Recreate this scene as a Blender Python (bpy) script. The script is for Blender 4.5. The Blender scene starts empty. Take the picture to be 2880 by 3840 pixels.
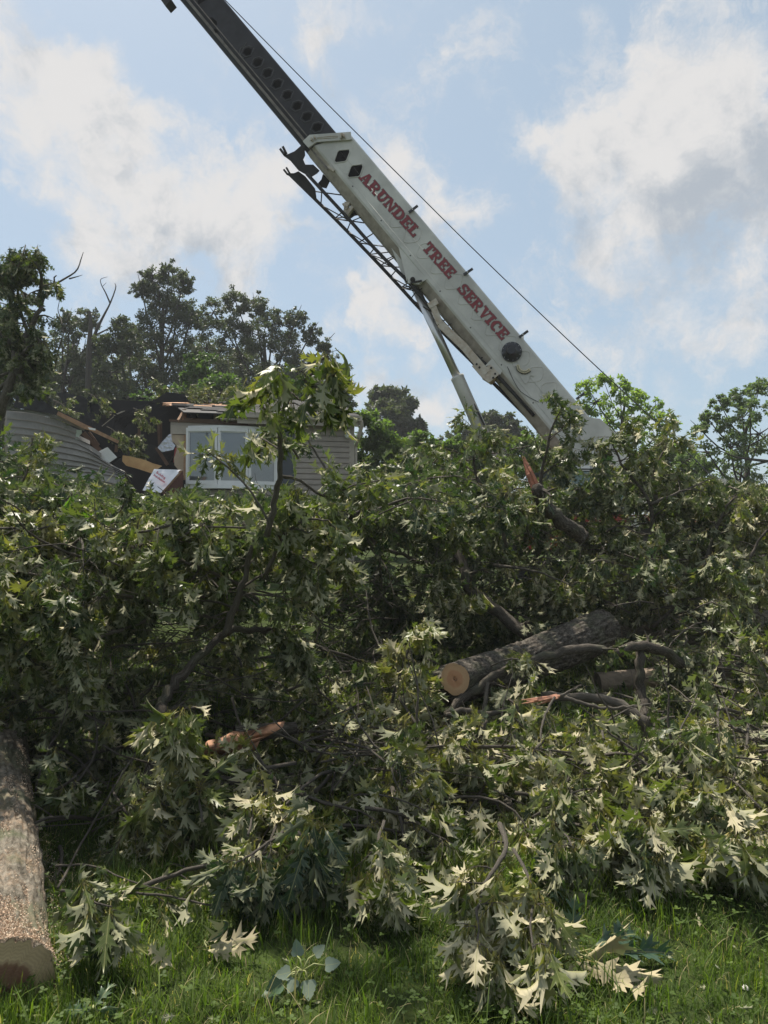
import bpy, math, random
import numpy as np
from mathutils import Vector, Matrix, noise as mnoise

R = random.Random(7)
NR = np.random.default_rng(11)
scene = bpy.context.scene
COL = scene.collection
PI = math.pi

# ------------------------------------------------------------------ camera
F = 2650.0                       # focal length in pixels of the 3840 px tall photograph
CAMZ = 1.6
PITCH = math.radians(1.73)
cam_d = bpy.data.cameras.new("camera")
cam = bpy.data.objects.new("camera", cam_d)
COL.objects.link(cam)
cam.location = (0, 0, CAMZ)
cam.rotation_euler = (math.radians(90) + PITCH, 0, 0)
cam_d.sensor_fit = 'VERTICAL'
cam_d.sensor_height = 36.0
cam_d.lens = 36.0 * F / 3840.0
cam_d.clip_start = 0.05
cam_d.clip_end = 2000
scene.camera = cam

def ray(px, py):
    x = (px - 1440) / F; u = (1920 - py) / F
    c, s = math.cos(PITCH), math.sin(PITCH)
    return Vector((x, c - u * s, s + u * c))

def at(px, py, Y):
    d = ray(px, py)
    return Vector((0, 0, CAMZ)) + d * (Y / d.y)

# ------------------------------------------------------------------ world: physical sky with broken clouds
SUN_EL, SUN_AZ = math.radians(62), math.radians(-30)     # azimuth from +Y towards +X
world = bpy.data.worlds.new("World")
scene.world = world
world.use_nodes = True
wt = world.node_tree
wt.nodes.clear()
WN, WL = wt.nodes, wt.links

def cloud_group():
    g = bpy.data.node_groups.new("cloud_density", 'ShaderNodeTree')
    g.interface.new_socket("Dir", in_out='INPUT', socket_type='NodeSocketVector')
    g.interface.new_socket("Density", in_out='OUTPUT', socket_type='NodeSocketFloat')
    n, l = g.nodes, g.links
    gi = n.new('NodeGroupInput'); go = n.new('NodeGroupOutput')
    n1 = n.new('ShaderNodeTexNoise'); n1.inputs['Scale'].default_value = 5.5; n1.inputs['Detail'].default_value = 7; n1.inputs['Roughness'].default_value = .6
    l.new(gi.outputs[0], n1.inputs['Vector'])
    sub = n.new('ShaderNodeVectorMath'); sub.operation = 'SUBTRACT'; l.new(n1.outputs['Color'], sub.inputs[0]); sub.inputs[1].default_value = (.5, .5, .5)
    sc = n.new('ShaderNodeVectorMath'); sc.operation = 'SCALE'; l.new(sub.outputs[0], sc.inputs[0]); sc.inputs['Scale'].default_value = .30
    ad = n.new('ShaderNodeVectorMath'); ad.operation = 'ADD'; l.new(gi.outputs[0], ad.inputs[0]); l.new(sc.outputs[0], ad.inputs[1])
    acc = None
    # cloud banks: (x, y, radius, weight) as seen from the lawn; converted to directions of the sky
    banks = [(30,110,150,1),(150,190,110,.9),(60,300,80,.8),(110,60,60,.6),
        (340,310,100,1.),(230,420,130,1.),(450,400,150,1.1),(590,360,90,1),(640,450,110,.9),(400,520,170,1.1),(240,560,130,1),(110,500,90,.8),(560,540,110,.7),
        (745,30,85,.8),(705,120,60,.55),(770,200,60,.6),(830,330,80,.75),(900,430,110,.95),(990,510,80,.8),
        (1060,60,110,.9),(1230,90,110,.75),(1400,30,130,.95),(1560,60,160,1),(1590,230,150,1.1),(1430,260,140,1),(1280,300,110,.9),(1160,370,80,.8),(1340,400,130,1),(1540,400,130,1),(1260,500,110,.8),(1450,540,130,1),(1590,600,80,.7),(1130,560,60,.6),
        (815,625,80,1),(760,600,40,.6),(880,690,60,.8),(750,760,70,.9),(830,830,90,1),(920,880,70,.8),(1205,655,38,.7),(1390,735,70,.7),(1540,760,100,.75),(1660,730,80,.7),(60,650,120,.6),(560,700,160,.55),(1700,300,200,.9),(-120,200,200,.8)]
    for (x, y, r, w) in banks:
        d = ray(x * 1.736, y * 1.736).normalized()
        dist = n.new('ShaderNodeVectorMath'); dist.operation = 'DISTANCE'
        l.new(ad.outputs[0], dist.inputs[0]); dist.inputs[1].default_value = d
        rad = r * 1.736 / F * .9
        mr = n.new('ShaderNodeMapRange'); mr.interpolation_type = 'SMOOTHSTEP'
        l.new(dist.outputs['Value'], mr.inputs['Value'])
        mr.inputs['From Min'].default_value = 0; mr.inputs['From Max'].default_value = rad * 1.5
        mr.inputs['To Min'].default_value = w; mr.inputs['To Max'].default_value = 0
        if acc is None: acc = mr.outputs[0]
        else:
            m = n.new('ShaderNodeMath'); m.operation = 'ADD'; l.new(acc, m.inputs[0]); l.new(mr.outputs[0], m.inputs[1]); acc = m.outputs[0]
    # general broken cloud in the rest of the sky (behind the viewer)
    n2 = n.new('ShaderNodeTexNoise'); n2.inputs['Scale'].default_value = 2.2; n2.inputs['Detail'].default_value = 3
    l.new(ad.outputs[0], n2.inputs['Vector'])
    sep = n.new('ShaderNodeSeparateXYZ'); l.new(gi.outputs[0], sep.inputs[0])
    bk = n.new('ShaderNodeMapRange'); l.new(sep.outputs['Y'], bk.inputs['Value'])
    bk.inputs['From Min'].default_value = .45; bk.inputs['From Max'].default_value = -.1; bk.inputs['To Min'].default_value = 0; bk.inputs['To Max'].default_value = 1.1
    m2 = n.new('ShaderNodeMath'); m2.operation = 'MULTIPLY'; l.new(n2.outputs['Fac'], m2.inputs[0]); l.new(bk.outputs[0], m2.inputs[1])
    a2 = n.new('ShaderNodeMath'); a2.operation = 'ADD'; l.new(acc, a2.inputs[0]); l.new(m2.outputs[0], a2.inputs[1])
    # break up with fine detail
    n3 = n.new('ShaderNodeTexNoise'); n3.inputs['Scale'].default_value = 11; n3.inputs['Detail'].default_value = 10; n3.inputs['Roughness'].default_value = .7; n3.inputs['Distortion'].default_value = .4
    l.new(ad.outputs[0], n3.inputs['Vector'])
    m3 = n.new('ShaderNodeMath'); m3.operation = 'MULTIPLY_ADD'; l.new(n3.outputs['Fac'], m3.inputs[0]); m3.inputs[1].default_value = 3.6; m3.inputs[2].default_value = -1.96
    a3 = n.new('ShaderNodeMath'); a3.operation = 'ADD'; l.new(a2.outputs[0], a3.inputs[0]); l.new(m3.outputs[0], a3.inputs[1])
    # broad gaps that break the banks up
    n4 = n.new('ShaderNodeTexNoise'); n4.inputs['Scale'].default_value = 4.6; n4.inputs['Detail'].default_value = 5; n4.inputs['Roughness'].default_value = .55
    l.new(gi.outputs[0], n4.inputs['Vector'])
    m4 = n.new('ShaderNodeMath'); m4.operation = 'MULTIPLY_ADD'; l.new(n4.outputs['Fac'], m4.inputs[0]); m4.inputs[1].default_value = 5.0; m4.inputs[2].default_value = -2.45
    a4 = n.new('ShaderNodeMath'); a4.operation = 'ADD'; l.new(a3.outputs[0], a4.inputs[0]); l.new(m4.outputs[0], a4.inputs[1])
    l.new(a4.outputs[0], go.inputs[0])
    return g

CG = cloud_group()
tc = WN.new('ShaderNodeTexCoord')
def cg(vec):
    k = WN.new('ShaderNodeGroup'); k.node_tree = CG; WL.new(vec, k.inputs[0]); return k.outputs[0]
d0 = cg(tc.outputs['Generated'])
sh = WN.new('ShaderNodeVectorMath'); sh.operation = 'ADD'; WL.new(tc.outputs['Generated'], sh.inputs[0]); sh.inputs[1].default_value = (-.01, 0, .07)
d1 = cg(sh.outputs[0])
sky = WN.new('ShaderNodeTexSky'); sky.sky_type = 'NISHITA'; sky.sun_disc = False
sky.sun_elevation = SUN_EL; sky.sun_rotation = SUN_AZ; sky.dust_density = 1.5; sky.air_density = 1.0
alpha = WN.new('ShaderNodeMapRange'); alpha.interpolation_type = 'SMOOTHSTEP'; WL.new(d0, alpha.inputs['Value'])
alpha.inputs['From Min'].default_value = -.1; alpha.inputs['From Max'].default_value = 1.5
alpha.inputs['To Max'].default_value = .97
# thick cores read grey, edges towards the sun bright
thick = WN.new('ShaderNodeMapRange'); thick.interpolation_type = 'SMOOTHSTEP'; WL.new(d1, thick.inputs['Value'])
thick.inputs['From Min'].default_value = .2; thick.inputs['From Max'].default_value = 2.7
tn = WN.new('ShaderNodeTexNoise'); tn.inputs['Scale'].default_value = 8; tn.inputs['Detail'].default_value = 9; tn.inputs['Roughness'].default_value = .62; tn.inputs['Distortion'].default_value = .6; WL.new(tc.outputs['Generated'], tn.inputs['Vector'])
tm = WN.new('ShaderNodeMath'); tm.operation = 'MULTIPLY_ADD'; WL.new(tn.outputs['Fac'], tm.inputs[0]); tm.inputs[1].default_value = 6.5; tm.inputs[2].default_value = -3.35
ta = WN.new('ShaderNodeMath'); ta.operation = 'ADD'; WL.new(tm.outputs[0], ta.inputs[0]); WL.new(d1, ta.inputs[1]); WL.new(ta.outputs[0], thick.inputs['Value'])
ccol = WN.new('ShaderNodeMix'); ccol.data_type = 'RGBA'; WL.new(thick.outputs[0], ccol.inputs['Factor'])
CB = 5.45
ccol.inputs[6].default_value = (1.07 * CB, 1.05 * CB, 1.035 * CB, 1)
ccol.inputs[7].default_value = (.60 * CB, .665 * CB, .745 * CB, 1)
pale = WN.new('ShaderNodeMix'); pale.data_type = 'RGBA'; pale.inputs['Factor'].default_value = .6
WL.new(sky.outputs[0], pale.inputs[6]); pale.inputs[7].default_value = (3.6, 4.55, 5.2, 1)
mixc = WN.new('ShaderNodeMix'); mixc.data_type = 'RGBA'; WL.new(alpha.outputs[0], mixc.inputs['Factor'])
WL.new(pale.outputs[2], mixc.inputs[6]); WL.new(ccol.outputs[2], mixc.inputs[7])
bg = WN.new('ShaderNodeBackground'); WL.new(mixc.outputs[2], bg.inputs['Color']); bg.inputs['Strength'].default_value = .082
wo = WN.new('ShaderNodeOutputWorld'); WL.new(bg.outputs[0], wo.inputs['Surface'])
world.cycles.sampling_method = 'MANUAL'; world.cycles.sample_map_resolution = 256

# ------------------------------------------------------------------ sun
sl = bpy.data.lights.new("sun", 'SUN'); sl.energy = 4.6; sl.angle = math.radians(1.2); sl.color = (1, .92, .80)
sun = bpy.data.objects.new("sun", sl); COL.objects.link(sun)
sd = Vector((math.sin(SUN_AZ) * math.cos(SUN_EL), math.cos(SUN_AZ) * math.cos(SUN_EL), math.sin(SUN_EL)))
sun.rotation_euler = sd.to_track_quat('Z', 'Y').to_euler()
sun.location = (0, 0, 60)

scene.view_settings.view_transform = 'Standard'
scene.view_settings.look = 'None'
scene.view_settings.gamma = 1
scene.view_settings.exposure = .72
scene.cycles.max_bounces = 6; scene.cycles.diffuse_bounces = 3; scene.cycles.glossy_bounces = 2
scene.cycles.transmission_bounces = 4; scene.cycles.transparent_max_bounces = 6
scene.cycles.caustics_reflective = False; scene.cycles.caustics_refractive = False
scene.cycles.use_denoising = True

# ------------------------------------------------------------------ mesh helpers
class MB:
    """collects vertices, polygons, one vector per vertex (luv) and a material slot per polygon"""
    def __init__(s): s.v = []; s.a = []; s.f = []; s.n = 0
    def add(s, V, Fc, A=None, mat=0):
        V = np.asarray(V, dtype=np.float64).reshape(-1, 3); Fc = np.asarray(Fc, dtype=np.int64)
        if len(V) == 0 or len(Fc) == 0: return
        s.v.append(V); s.a.append(np.zeros_like(V) if A is None else np.asarray(A, float).reshape(-1, 3))
        s.f.append((Fc + s.n, mat)); s.n += len(V)
    def poly(s, pts, mat=0, A=None):
        s.add([tuple(p) for p in pts], [list(range(len(pts)))], A, mat)
    def prism(s, pts, off, mat=0):
        """polygon pts extruded by vector off"""
        p = [Vector(q) for q in pts]; q = [a + Vector(off) for a in p]; n = len(p)
        V = [tuple(a) for a in p + q]
        s.add(V, [list(range(n))[::-1]], None, mat)
        s.f.append((np.array([[n + i for i in range(n)]]) + s.n - 2 * n, mat))
        s.f.append((np.array([[i, (i + 1) % n, (i + 1) % n + n, i + n] for i in range(n)]) + s.n - 2 * n, mat))
    def box(s, c, ex, ey, ez, mat=0):
        """centre and three half-extent vectors"""
        c, ex, ey, ez = map(Vector, (c, ex, ey, ez))
        V = [c + ex * i + ey * j + ez * k for i in (-1, 1) for j in (-1, 1) for k in (-1, 1)]
        s.add([tuple(v) for v in V], [[0, 1, 3, 2], [4, 6, 7, 5], [0, 4, 5, 1], [2, 3, 7, 6], [0, 2, 6, 4], [1, 5, 7, 3]], None, mat)
    def abox(s, x0, x1, y0, y1, z0, z1, mat=0):
        s.box(((x0 + x1) / 2, (y0 + y1) / 2, (z0 + z1) / 2), ((x1 - x0) / 2, 0, 0), (0, (y1 - y0) / 2, 0), (0, 0, (z1 - z0) / 2), mat)
    def bar(s, a, b, w, h, mat=0, up=(0, 0, 1)):
        a, b = Vector(a), Vector(b); t = (b - a); L = t.length; t = t / L
        u = Vector(up); sx = t.cross(u)
        if sx.length < 1e-4: sx = t.cross(Vector((1, 0, 0)))
        sx.normalize(); sy = sx.cross(t)
        s.box((a + b) / 2, t * L / 2, sx * w / 2, sy * h / 2, mat)
    def tube(s, pts, rad, sides=6, cap=True, mat=0, rnd=.5):
        P = np.array([tuple(p) for p in pts], float); n = len(P)
        r = np.broadcast_to(np.asarray(rad, float), (n,))
        T = np.gradient(P, axis=0); T /= np.maximum(np.linalg.norm(T, axis=1), 1e-9)[:, None]
        ref = np.array([0, 0, 1.0]) if abs(T[0][2]) < .9 else np.array([1.0, 0, 0])
        U = np.zeros_like(P); u = np.cross(T[0], ref)
        for i in range(n):
            u = u - T[i] * np.dot(u, T[i]); u /= max(np.linalg.norm(u), 1e-9); U[i] = u
        W = np.cross(T, U)
        an = np.arange(sides) * 2 * PI / sides
        V = P[:, None] + r[:, None, None] * (np.cos(an)[None, :, None] * U[:, None] + np.sin(an)[None, :, None] * W[:, None])
        L = np.concatenate([[0], np.cumsum(np.linalg.norm(np.diff(P, axis=0), axis=1))])
        A = np.stack([np.broadcast_to(an[None] / (2 * PI), (n, sides)), np.broadcast_to(L[:, None], (n, sides)), np.full((n, sides), rnd)], -1)
        i = np.arange(n - 1)[:, None] * sides; j = np.arange(sides)[None]; k = (j + 1) % sides
        Fc = np.stack([i + j, i + k, i + k + sides, i + j + sides], -1).reshape(-1, 4)
        base = s.n
        s.add(V.reshape(-1, 3), Fc, A.reshape(-1, 3), mat)
        if cap:
            s.f.append((np.array([list(range(sides))[::-1]]) + base, mat))
            s.f.append((np.array([[(n - 1) * sides + q for q in range(sides)]]) + base, mat))
    def disc(s, c, n, r, sides=24, depth=.01, mat=0):
        c = Vector(c); n = Vector(n).normalized()
        s.tube([c, c + n * depth], r, sides, True, mat)
    def build_each(s, name, mats, parent=None, smooth=False):
        """every solid that was added becomes a mesh of its own"""
        out = []; st = 0
        for V, A in zip(s.v, s.a):
            q = MB(); q.v = [V]; q.a = [A]; q.n = len(V)
            q.f = [(f - st, m) for f, m in s.f if st <= f.min() < st + len(V)]
            st += len(V); out.append(q.build(name, mats, parent, smooth))
        return out
    def build(s, name, mats, parent=None, smooth=False):
        me = bpy.data.meshes.new(name)
        V = np.concatenate(s.v); A = np.concatenate(s.a)
        me.vertices.add(len(V)); me.vertices.foreach_set('co', V.astype(np.float32).ravel())
        tot = np.concatenate([np.full(len(f), f.shape[1]) for f, m in s.f])
        lp = np.concatenate([f.ravel() for f, m in s.f])
        mi = np.concatenate([np.full(len(f), m) for f, m in s.f])
        me.loops.add(len(lp)); me.loops.foreach_set('vertex_index', lp.astype(np.int32))
        me.polygons.add(len(tot)); st = np.concatenate([[0], np.cumsum(tot)[:-1]])
        me.polygons.foreach_set('loop_start', st.astype(np.int32))
        me.polygons.foreach_set('material_index', mi.astype(np.int32))
        me.polygons.foreach_set('use_smooth', np.full(len(tot), smooth))
        at_ = me.attributes.new('luv', 'FLOAT_VECTOR', 'POINT'); at_.data.foreach_set('vector', A.astype(np.float32).ravel())
        for m in (mats if isinstance(mats, (list, tuple)) else [mats]): me.materials.append(m)
        me.update(calc_edges=True); me.validate()
        o = bpy.data.objects.new(name, me); COL.objects.link(o)
        if parent is not None:
            o.parent = parent
            if parent.type == 'EMPTY' or parent.type == 'MESH':
                o.matrix_parent_inverse = parent_world(parent).inverted()
        return o

def parent_world(p):
    m = p.matrix_basis.copy()
    if p.parent is not None: m = parent_world(p.parent) @ p.matrix_parent_inverse @ m
    return m

def tag(o, label=None, cat=None, group=None, kind=None):
    if label: o['label'] = label
    if cat: o['category'] = cat
    if group: o['group'] = group
    if kind: o['kind'] = kind
    return o

def thing(name, loc, label, cat, group=None):
    o = bpy.data.objects.new(name, None); COL.objects.link(o); o.location = loc
    o.empty_display_size = .2
    return tag(o, label, cat, group)

# ------------------------------------------------------------------ materials
def mat(name, col, rough=.6, metal=0, spec=.5, var=.0, scale=8, bump=0, bscale=40, coord='Object', col2=None, detail=5):
    m = bpy.data.materials.new(name); m.use_nodes = True
    n, l = m.node_tree.nodes, m.node_tree.links
    b = n['Principled BSDF']; b.inputs['Base Color'].default_value = (*col, 1); b.inputs['Roughness'].default_value = rough
    b.inputs['Metallic'].default_value = metal; b.inputs['Specular IOR Level'].default_value = spec
    t = n.new('ShaderNodeTexCoord')
    if var or col2:
        nz = n.new('ShaderNodeTexNoise'); nz.inputs['Scale'].default_value = scale; nz.inputs['Detail'].default_value = detail; nz.inputs['Roughness'].default_value = .6
        l.new(t.outputs[coord], nz.inputs['Vector'])
        rp = n.new('ShaderNodeValToRGB'); l.new(nz.outputs['Fac'], rp.inputs[0])
        c2 = col2 or tuple(c * (1 - var) for c in col); c1 = col if col2 else tuple(min(1, c * (1 + var)) for c in col)
        rp.color_ramp.elements[0].position = .35; rp.color_ramp.elements[0].color = (*c2, 1)
        rp.color_ramp.elements[1].position = .65; rp.color_ramp.elements[1].color = (*c1, 1)
        l.new(rp.outputs[0], b.inputs['Base Color'])
    if bump:
        nb = n.new('ShaderNodeTexNoise'); nb.inputs['Scale'].default_value = bscale; nb.inputs['Detail'].default_value = 4
        l.new(t.outputs[coord], nb.inputs['Vector'])
        bp = n.new('ShaderNodeBump'); bp.inputs['Strength'].default_value = bump; bp.inputs['Distance'].default_value = .02
        l.new(nb.outputs['Fac'], bp.inputs['Height']); l.new(bp.outputs[0], b.inputs['Normal'])
    return m

def ramp(n, stops):
    r = n.new('ShaderNodeValToRGB'); e = r.color_ramp.elements
    while len(e) > 1: e.remove(e[-1])
    e[0].position, e[0].color = stops[0][0], (*stops[0][1], 1)
    for p, c in stops[1:]:
        k = e.new(p); k.color = (*c, 1)
    return r

def leaf_material(name, tops, backs, trans=.3, midrib=True, rough=.42):
    """leaf: glossy upper side, paler felted underside, lighter midrib, yellowish stalk"""
    m = bpy.data.materials.new(name); m.use_nodes = True
    n, l = m.node_tree.nodes, m.node_tree.links
    n.clear()
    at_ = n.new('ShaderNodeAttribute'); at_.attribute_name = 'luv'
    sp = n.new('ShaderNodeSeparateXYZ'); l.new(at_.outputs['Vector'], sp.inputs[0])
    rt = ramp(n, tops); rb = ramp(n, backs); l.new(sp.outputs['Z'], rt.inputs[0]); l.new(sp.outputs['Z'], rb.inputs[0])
    geo = n.new('ShaderNodeNewGeometry')
    mx = n.new('ShaderNodeMix'); mx.data_type = 'RGBA'; l.new(geo.outputs['Backfacing'], mx.inputs['Factor'])
    l.new(rt.outputs[0], mx.inputs[6]); l.new(rb.outputs[0], mx.inputs[7])
    out = mx.outputs[2]
    if midrib:
        ab = n.new('ShaderNodeMath'); ab.operation = 'ABSOLUTE'; l.new(sp.outputs['X'], ab.inputs[0])
        # side veins run up from the midrib
        ve = n.new('ShaderNodeMath'); ve.operation = 'MULTIPLY_ADD'; l.new(ab.outputs[0], ve.inputs[0]); ve.inputs[1].default_value = -.75; l.new(sp.outputs['Y'], ve.inputs[2])
        vm = n.new('ShaderNodeMath'); vm.operation = 'MULTIPLY'; l.new(ve.outputs[0], vm.inputs[0]); vm.inputs[1].default_value = 8.5
        vf = n.new('ShaderNodeMath'); vf.operation = 'FRACT'; l.new(vm.outputs[0], vf.inputs[0])
        vl = n.new('ShaderNodeMath'); vl.operation = 'LESS_THAN'; l.new(vf.outputs[0], vl.inputs[0]); vl.inputs[1].default_value = .09
        vs = n.new('ShaderNodeMath'); vs.operation = 'MULTIPLY'; l.new(vl.outputs[0], vs.inputs[0]); vs.inputs[1].default_value = .35
        lt = n.new('ShaderNodeMath'); lt.operation = 'LESS_THAN'; l.new(ab.outputs[0], lt.inputs[0]); lt.inputs[1].default_value = .012
        lm = n.new('ShaderNodeMath'); lm.operation = 'MAXIMUM'; l.new(lt.outputs[0], lm.inputs[0]); l.new(vs.outputs[0], lm.inputs[1])
        lm2 = n.new('ShaderNodeMath'); lm2.operation = 'MULTIPLY'; l.new(lm.outputs[0], lm2.inputs[0]); lm2.inputs[1].default_value = .6
        m2 = n.new('ShaderNodeMix'); m2.data_type = 'RGBA'; l.new(lm2.outputs[0], m2.inputs['Factor']); l.new(out, m2.inputs[6]); m2.inputs[7].default_value = (.30, .30, .12, 1)
        pe = n.new('ShaderNodeMath'); pe.operation = 'LESS_THAN'; l.new(sp.outputs['Y'], pe.inputs[0]); pe.inputs[1].default_value = -.005
        m3 = n.new('ShaderNodeMix'); m3.data_type = 'RGBA'; l.new(pe.outputs[0], m3.inputs['Factor']); l.new(m2.outputs[2], m3.inputs[6]); m3.inputs[7].default_value = (.26, .22, .07, 1)
        out = m3.outputs[2]
    b = n.new('ShaderNodeBsdfPrincipled'); l.new(out, b.inputs['Base Color']); b.inputs['Specular IOR Level'].default_value = .38
    rr = n.new('ShaderNodeMapRange'); l.new(geo.outputs['Backfacing'], rr.inputs['Value']); rr.inputs['To Min'].default_value = rough; rr.inputs['To Max'].default_value = .75
    l.new(rr.outputs[0], b.inputs['Roughness'])
    t = n.new('ShaderNodeBsdfTranslucent')
    hs = n.new('ShaderNodeMix'); hs.data_type = 'RGBA'; hs.blend_type = 'MULTIPLY'; hs.inputs['Factor'].default_value = 1
    l.new(rt.outputs[0], hs.inputs[6]); hs.inputs[7].default_value = (2.0, 2.3, 1.0, 1)
    l.new(hs.outputs[2], t.inputs['Color'])
    ms = n.new('ShaderNodeMixShader'); ms.inputs[0].default_value = trans
    l.new(b.outputs[0], ms.inputs[1]); l.new(t.outputs[0], ms.inputs[2])
    o = n.new('ShaderNodeOutputMaterial'); l.new(ms.outputs[0], o.inputs['Surface'])
    return m

def bark_material(name, cols, su=10, sv=3, moss=0, chips=0):
    """bark from the luv attribute: furrows along the stem"""
    m = bpy.data.materials.new(name); m.use_nodes = True
    n, l = m.node_tree.nodes, m.node_tree.links
    b = n['Principled BSDF']; b.inputs['Roughness'].default_value = .85; b.inputs['Specular IOR Level'].default_value = .25
    t = n.new('ShaderNodeTexCoord')
    at_ = n.new('ShaderNodeAttribute'); at_.attribute_name = 'luv'; sp = n.new('ShaderNodeSeparateXYZ'); l.new(at_.outputs['Vector'], sp.inputs[0])
    an = n.new('ShaderNodeMath'); an.operation = 'MULTIPLY'; l.new(sp.outputs['X'], an.inputs[0]); an.inputs[1].default_value = 2 * PI
    cb = n.new('ShaderNodeCombineXYZ')
    for k, fn in enumerate(('COSINE', 'SINE')):
        q = n.new('ShaderNodeMath'); q.operation = fn; l.new(an.outputs[0], q.inputs[0]); l.new(q.outputs[0], cb.inputs[k])
    ln = n.new('ShaderNodeMath'); ln.operation = 'MULTIPLY'; l.new(sp.outputs['Y'], ln.inputs[0]); ln.inputs[1].default_value = sv; l.new(ln.outputs[0], cb.inputs[2])
    nz = n.new('ShaderNodeTexNoise'); nz.inputs['Scale'].default_value = su * .75; nz.inputs['Detail'].default_value = 9; nz.inputs['Roughness'].default_value = .78
    l.new(cb.outputs[0], nz.inputs['Vector'])
    r = ramp(n, cols); l.new(nz.outputs['Fac'], r.inputs[0]); out = r.outputs[0]
    if moss:
        n2 = n.new('ShaderNodeTexNoise'); n2.inputs['Scale'].default_value = 5; n2.inputs['Detail'].default_value = 6
        l.new(t.outputs['Object'], n2.inputs['Vector'])
        mr = n.new('ShaderNodeMapRange'); l.new(n2.outputs['Fac'], mr.inputs['Value']); mr.inputs['From Min'].default_value = .52; mr.inputs['From Max'].default_value = .62; mr.inputs['To Max'].default_value = moss
        mm = n.new('ShaderNodeMix'); mm.data_type = 'RGBA'; l.new(mr.outputs[0], mm.inputs['Factor']); l.new(out, mm.inputs[6]); mm.inputs[7].default_value = (.12, .14, .075, 1); out = mm.outputs[2]
    if chips:
        n2 = n.new('ShaderNodeTexNoise'); n2.inputs['Scale'].default_value = 6; n2.inputs['Detail'].default_value = 12; n2.inputs['Roughness'].default_value = .92
        l.new(t.outputs['Object'], n2.inputs['Vector'])
        mr = n.new('ShaderNodeMapRange'); l.new(n2.outputs['Fac'], mr.inputs['Value']); mr.inputs['From Min'].default_value = .5; mr.inputs['From Max'].default_value = .62; mr.inputs['To Max'].default_value = chips
        mm = n.new('ShaderNodeMix'); mm.data_type = 'RGBA'; l.new(mr.outputs[0], mm.inputs['Factor']); l.new(out, mm.inputs[6]); mm.inputs[7].default_value = (.50, .34, .22, 1); out = mm.outputs[2]
    l.new(out, b.inputs['Base Color'])
    bp = n.new('ShaderNodeBump'); bp.inputs['Strength'].default_value = .8; bp.inputs['Distance'].default_value = .02
    l.new(nz.outputs['Fac'], bp.inputs['Height']); l.new(bp.outputs[0], b.inputs['Normal'])
    return m

M = {}
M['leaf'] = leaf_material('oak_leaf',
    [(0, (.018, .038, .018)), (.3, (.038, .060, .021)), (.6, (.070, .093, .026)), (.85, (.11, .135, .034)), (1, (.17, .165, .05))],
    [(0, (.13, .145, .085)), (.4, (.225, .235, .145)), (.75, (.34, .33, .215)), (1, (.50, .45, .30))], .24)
M['leaf_bright'] = leaf_material('young_oak_leaf', [(0, (.05, .11, .012)), (1, (.09, .16, .02))], [(0, (.10, .15, .04)), (1, (.13, .18, .05))], .45)
M['leaf_poplar'] = leaf_material('poplar_leaf', [(0, (.05, .095, .05)), (1, (.08, .12, .06))], [(0, (.12, .165, .13)), (1, (.18, .225, .17))], .15)
M['leaf_tan'] = leaf_material('wilted_oak_leaf', [(0, (.02, .055, .04)), (1, (.04, .075, .045))], [(0, (.33, .29, .18)), (1, (.43, .37, .23))], .12)
M['shrub'] = leaf_material('shrub_foliage', [(0, (.06, .10, .025)), (1, (.12, .17, .045))], [(0, (.10, .14, .05)), (1, (.17, .21, .09))], .42, False, .5)
M['tree_dark'] = leaf_material('tree_foliage_dark', [(0, (.032, .044, .024)), (.5, (.052, .066, .034)), (1, (.085, .098, .048))], [(0, (.075, .085, .055)), (1, (.14, .15, .10))], .3, False, .5)
M['tree_mid'] = leaf_material('tree_foliage_mid', [(0, (.035, .065, .018)), (1, (.07, .11, .03))], [(0, (.06, .09, .035)), (1, (.10, .13, .055))], .35, False, .5)
M['tree_lime'] = leaf_material('tree_foliage_lime', [(0, (.11, .17, .03)), (1, (.22, .28, .06))], [(0, (.14, .19, .06)), (1, (.22, .27, .10))], .45, False, .5)
M['tree_grey'] = leaf_material('tree_foliage_grey', [(0, (.075, .115, .05)), (1, (.14, .18, .085))], [(0, (.12, .15, .09)), (1, (.19, .22, .14))], .35, False, .5)
M['twig'] = bark_material('twig_bark', [(.35, (.05, .043, .034)), (.5, (.11, .097, .08)), (.65, (.21, .195, .165))])
M['bark'] = bark_material('oak_bark', [(.38, (.018, .014, .011)), (.48, (.06, .05, .04)), (.56, (.13, .115, .095)), (.68, (.24, .215, .185))], moss=.25)
M['bark_log'] = bark_material('log_bark', [(.36, (.035, .03, .022)), (.46, (.12, .105, .08)), (.56, (.23, .205, .165)), (.68, (.38, .345, .28))], moss=.55, chips=.5)
M['tree_bark'] = bark_material('standing_tree_bark', [(.3, (.035, .03, .026)), (.6, (.09, .08, .07))])
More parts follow.
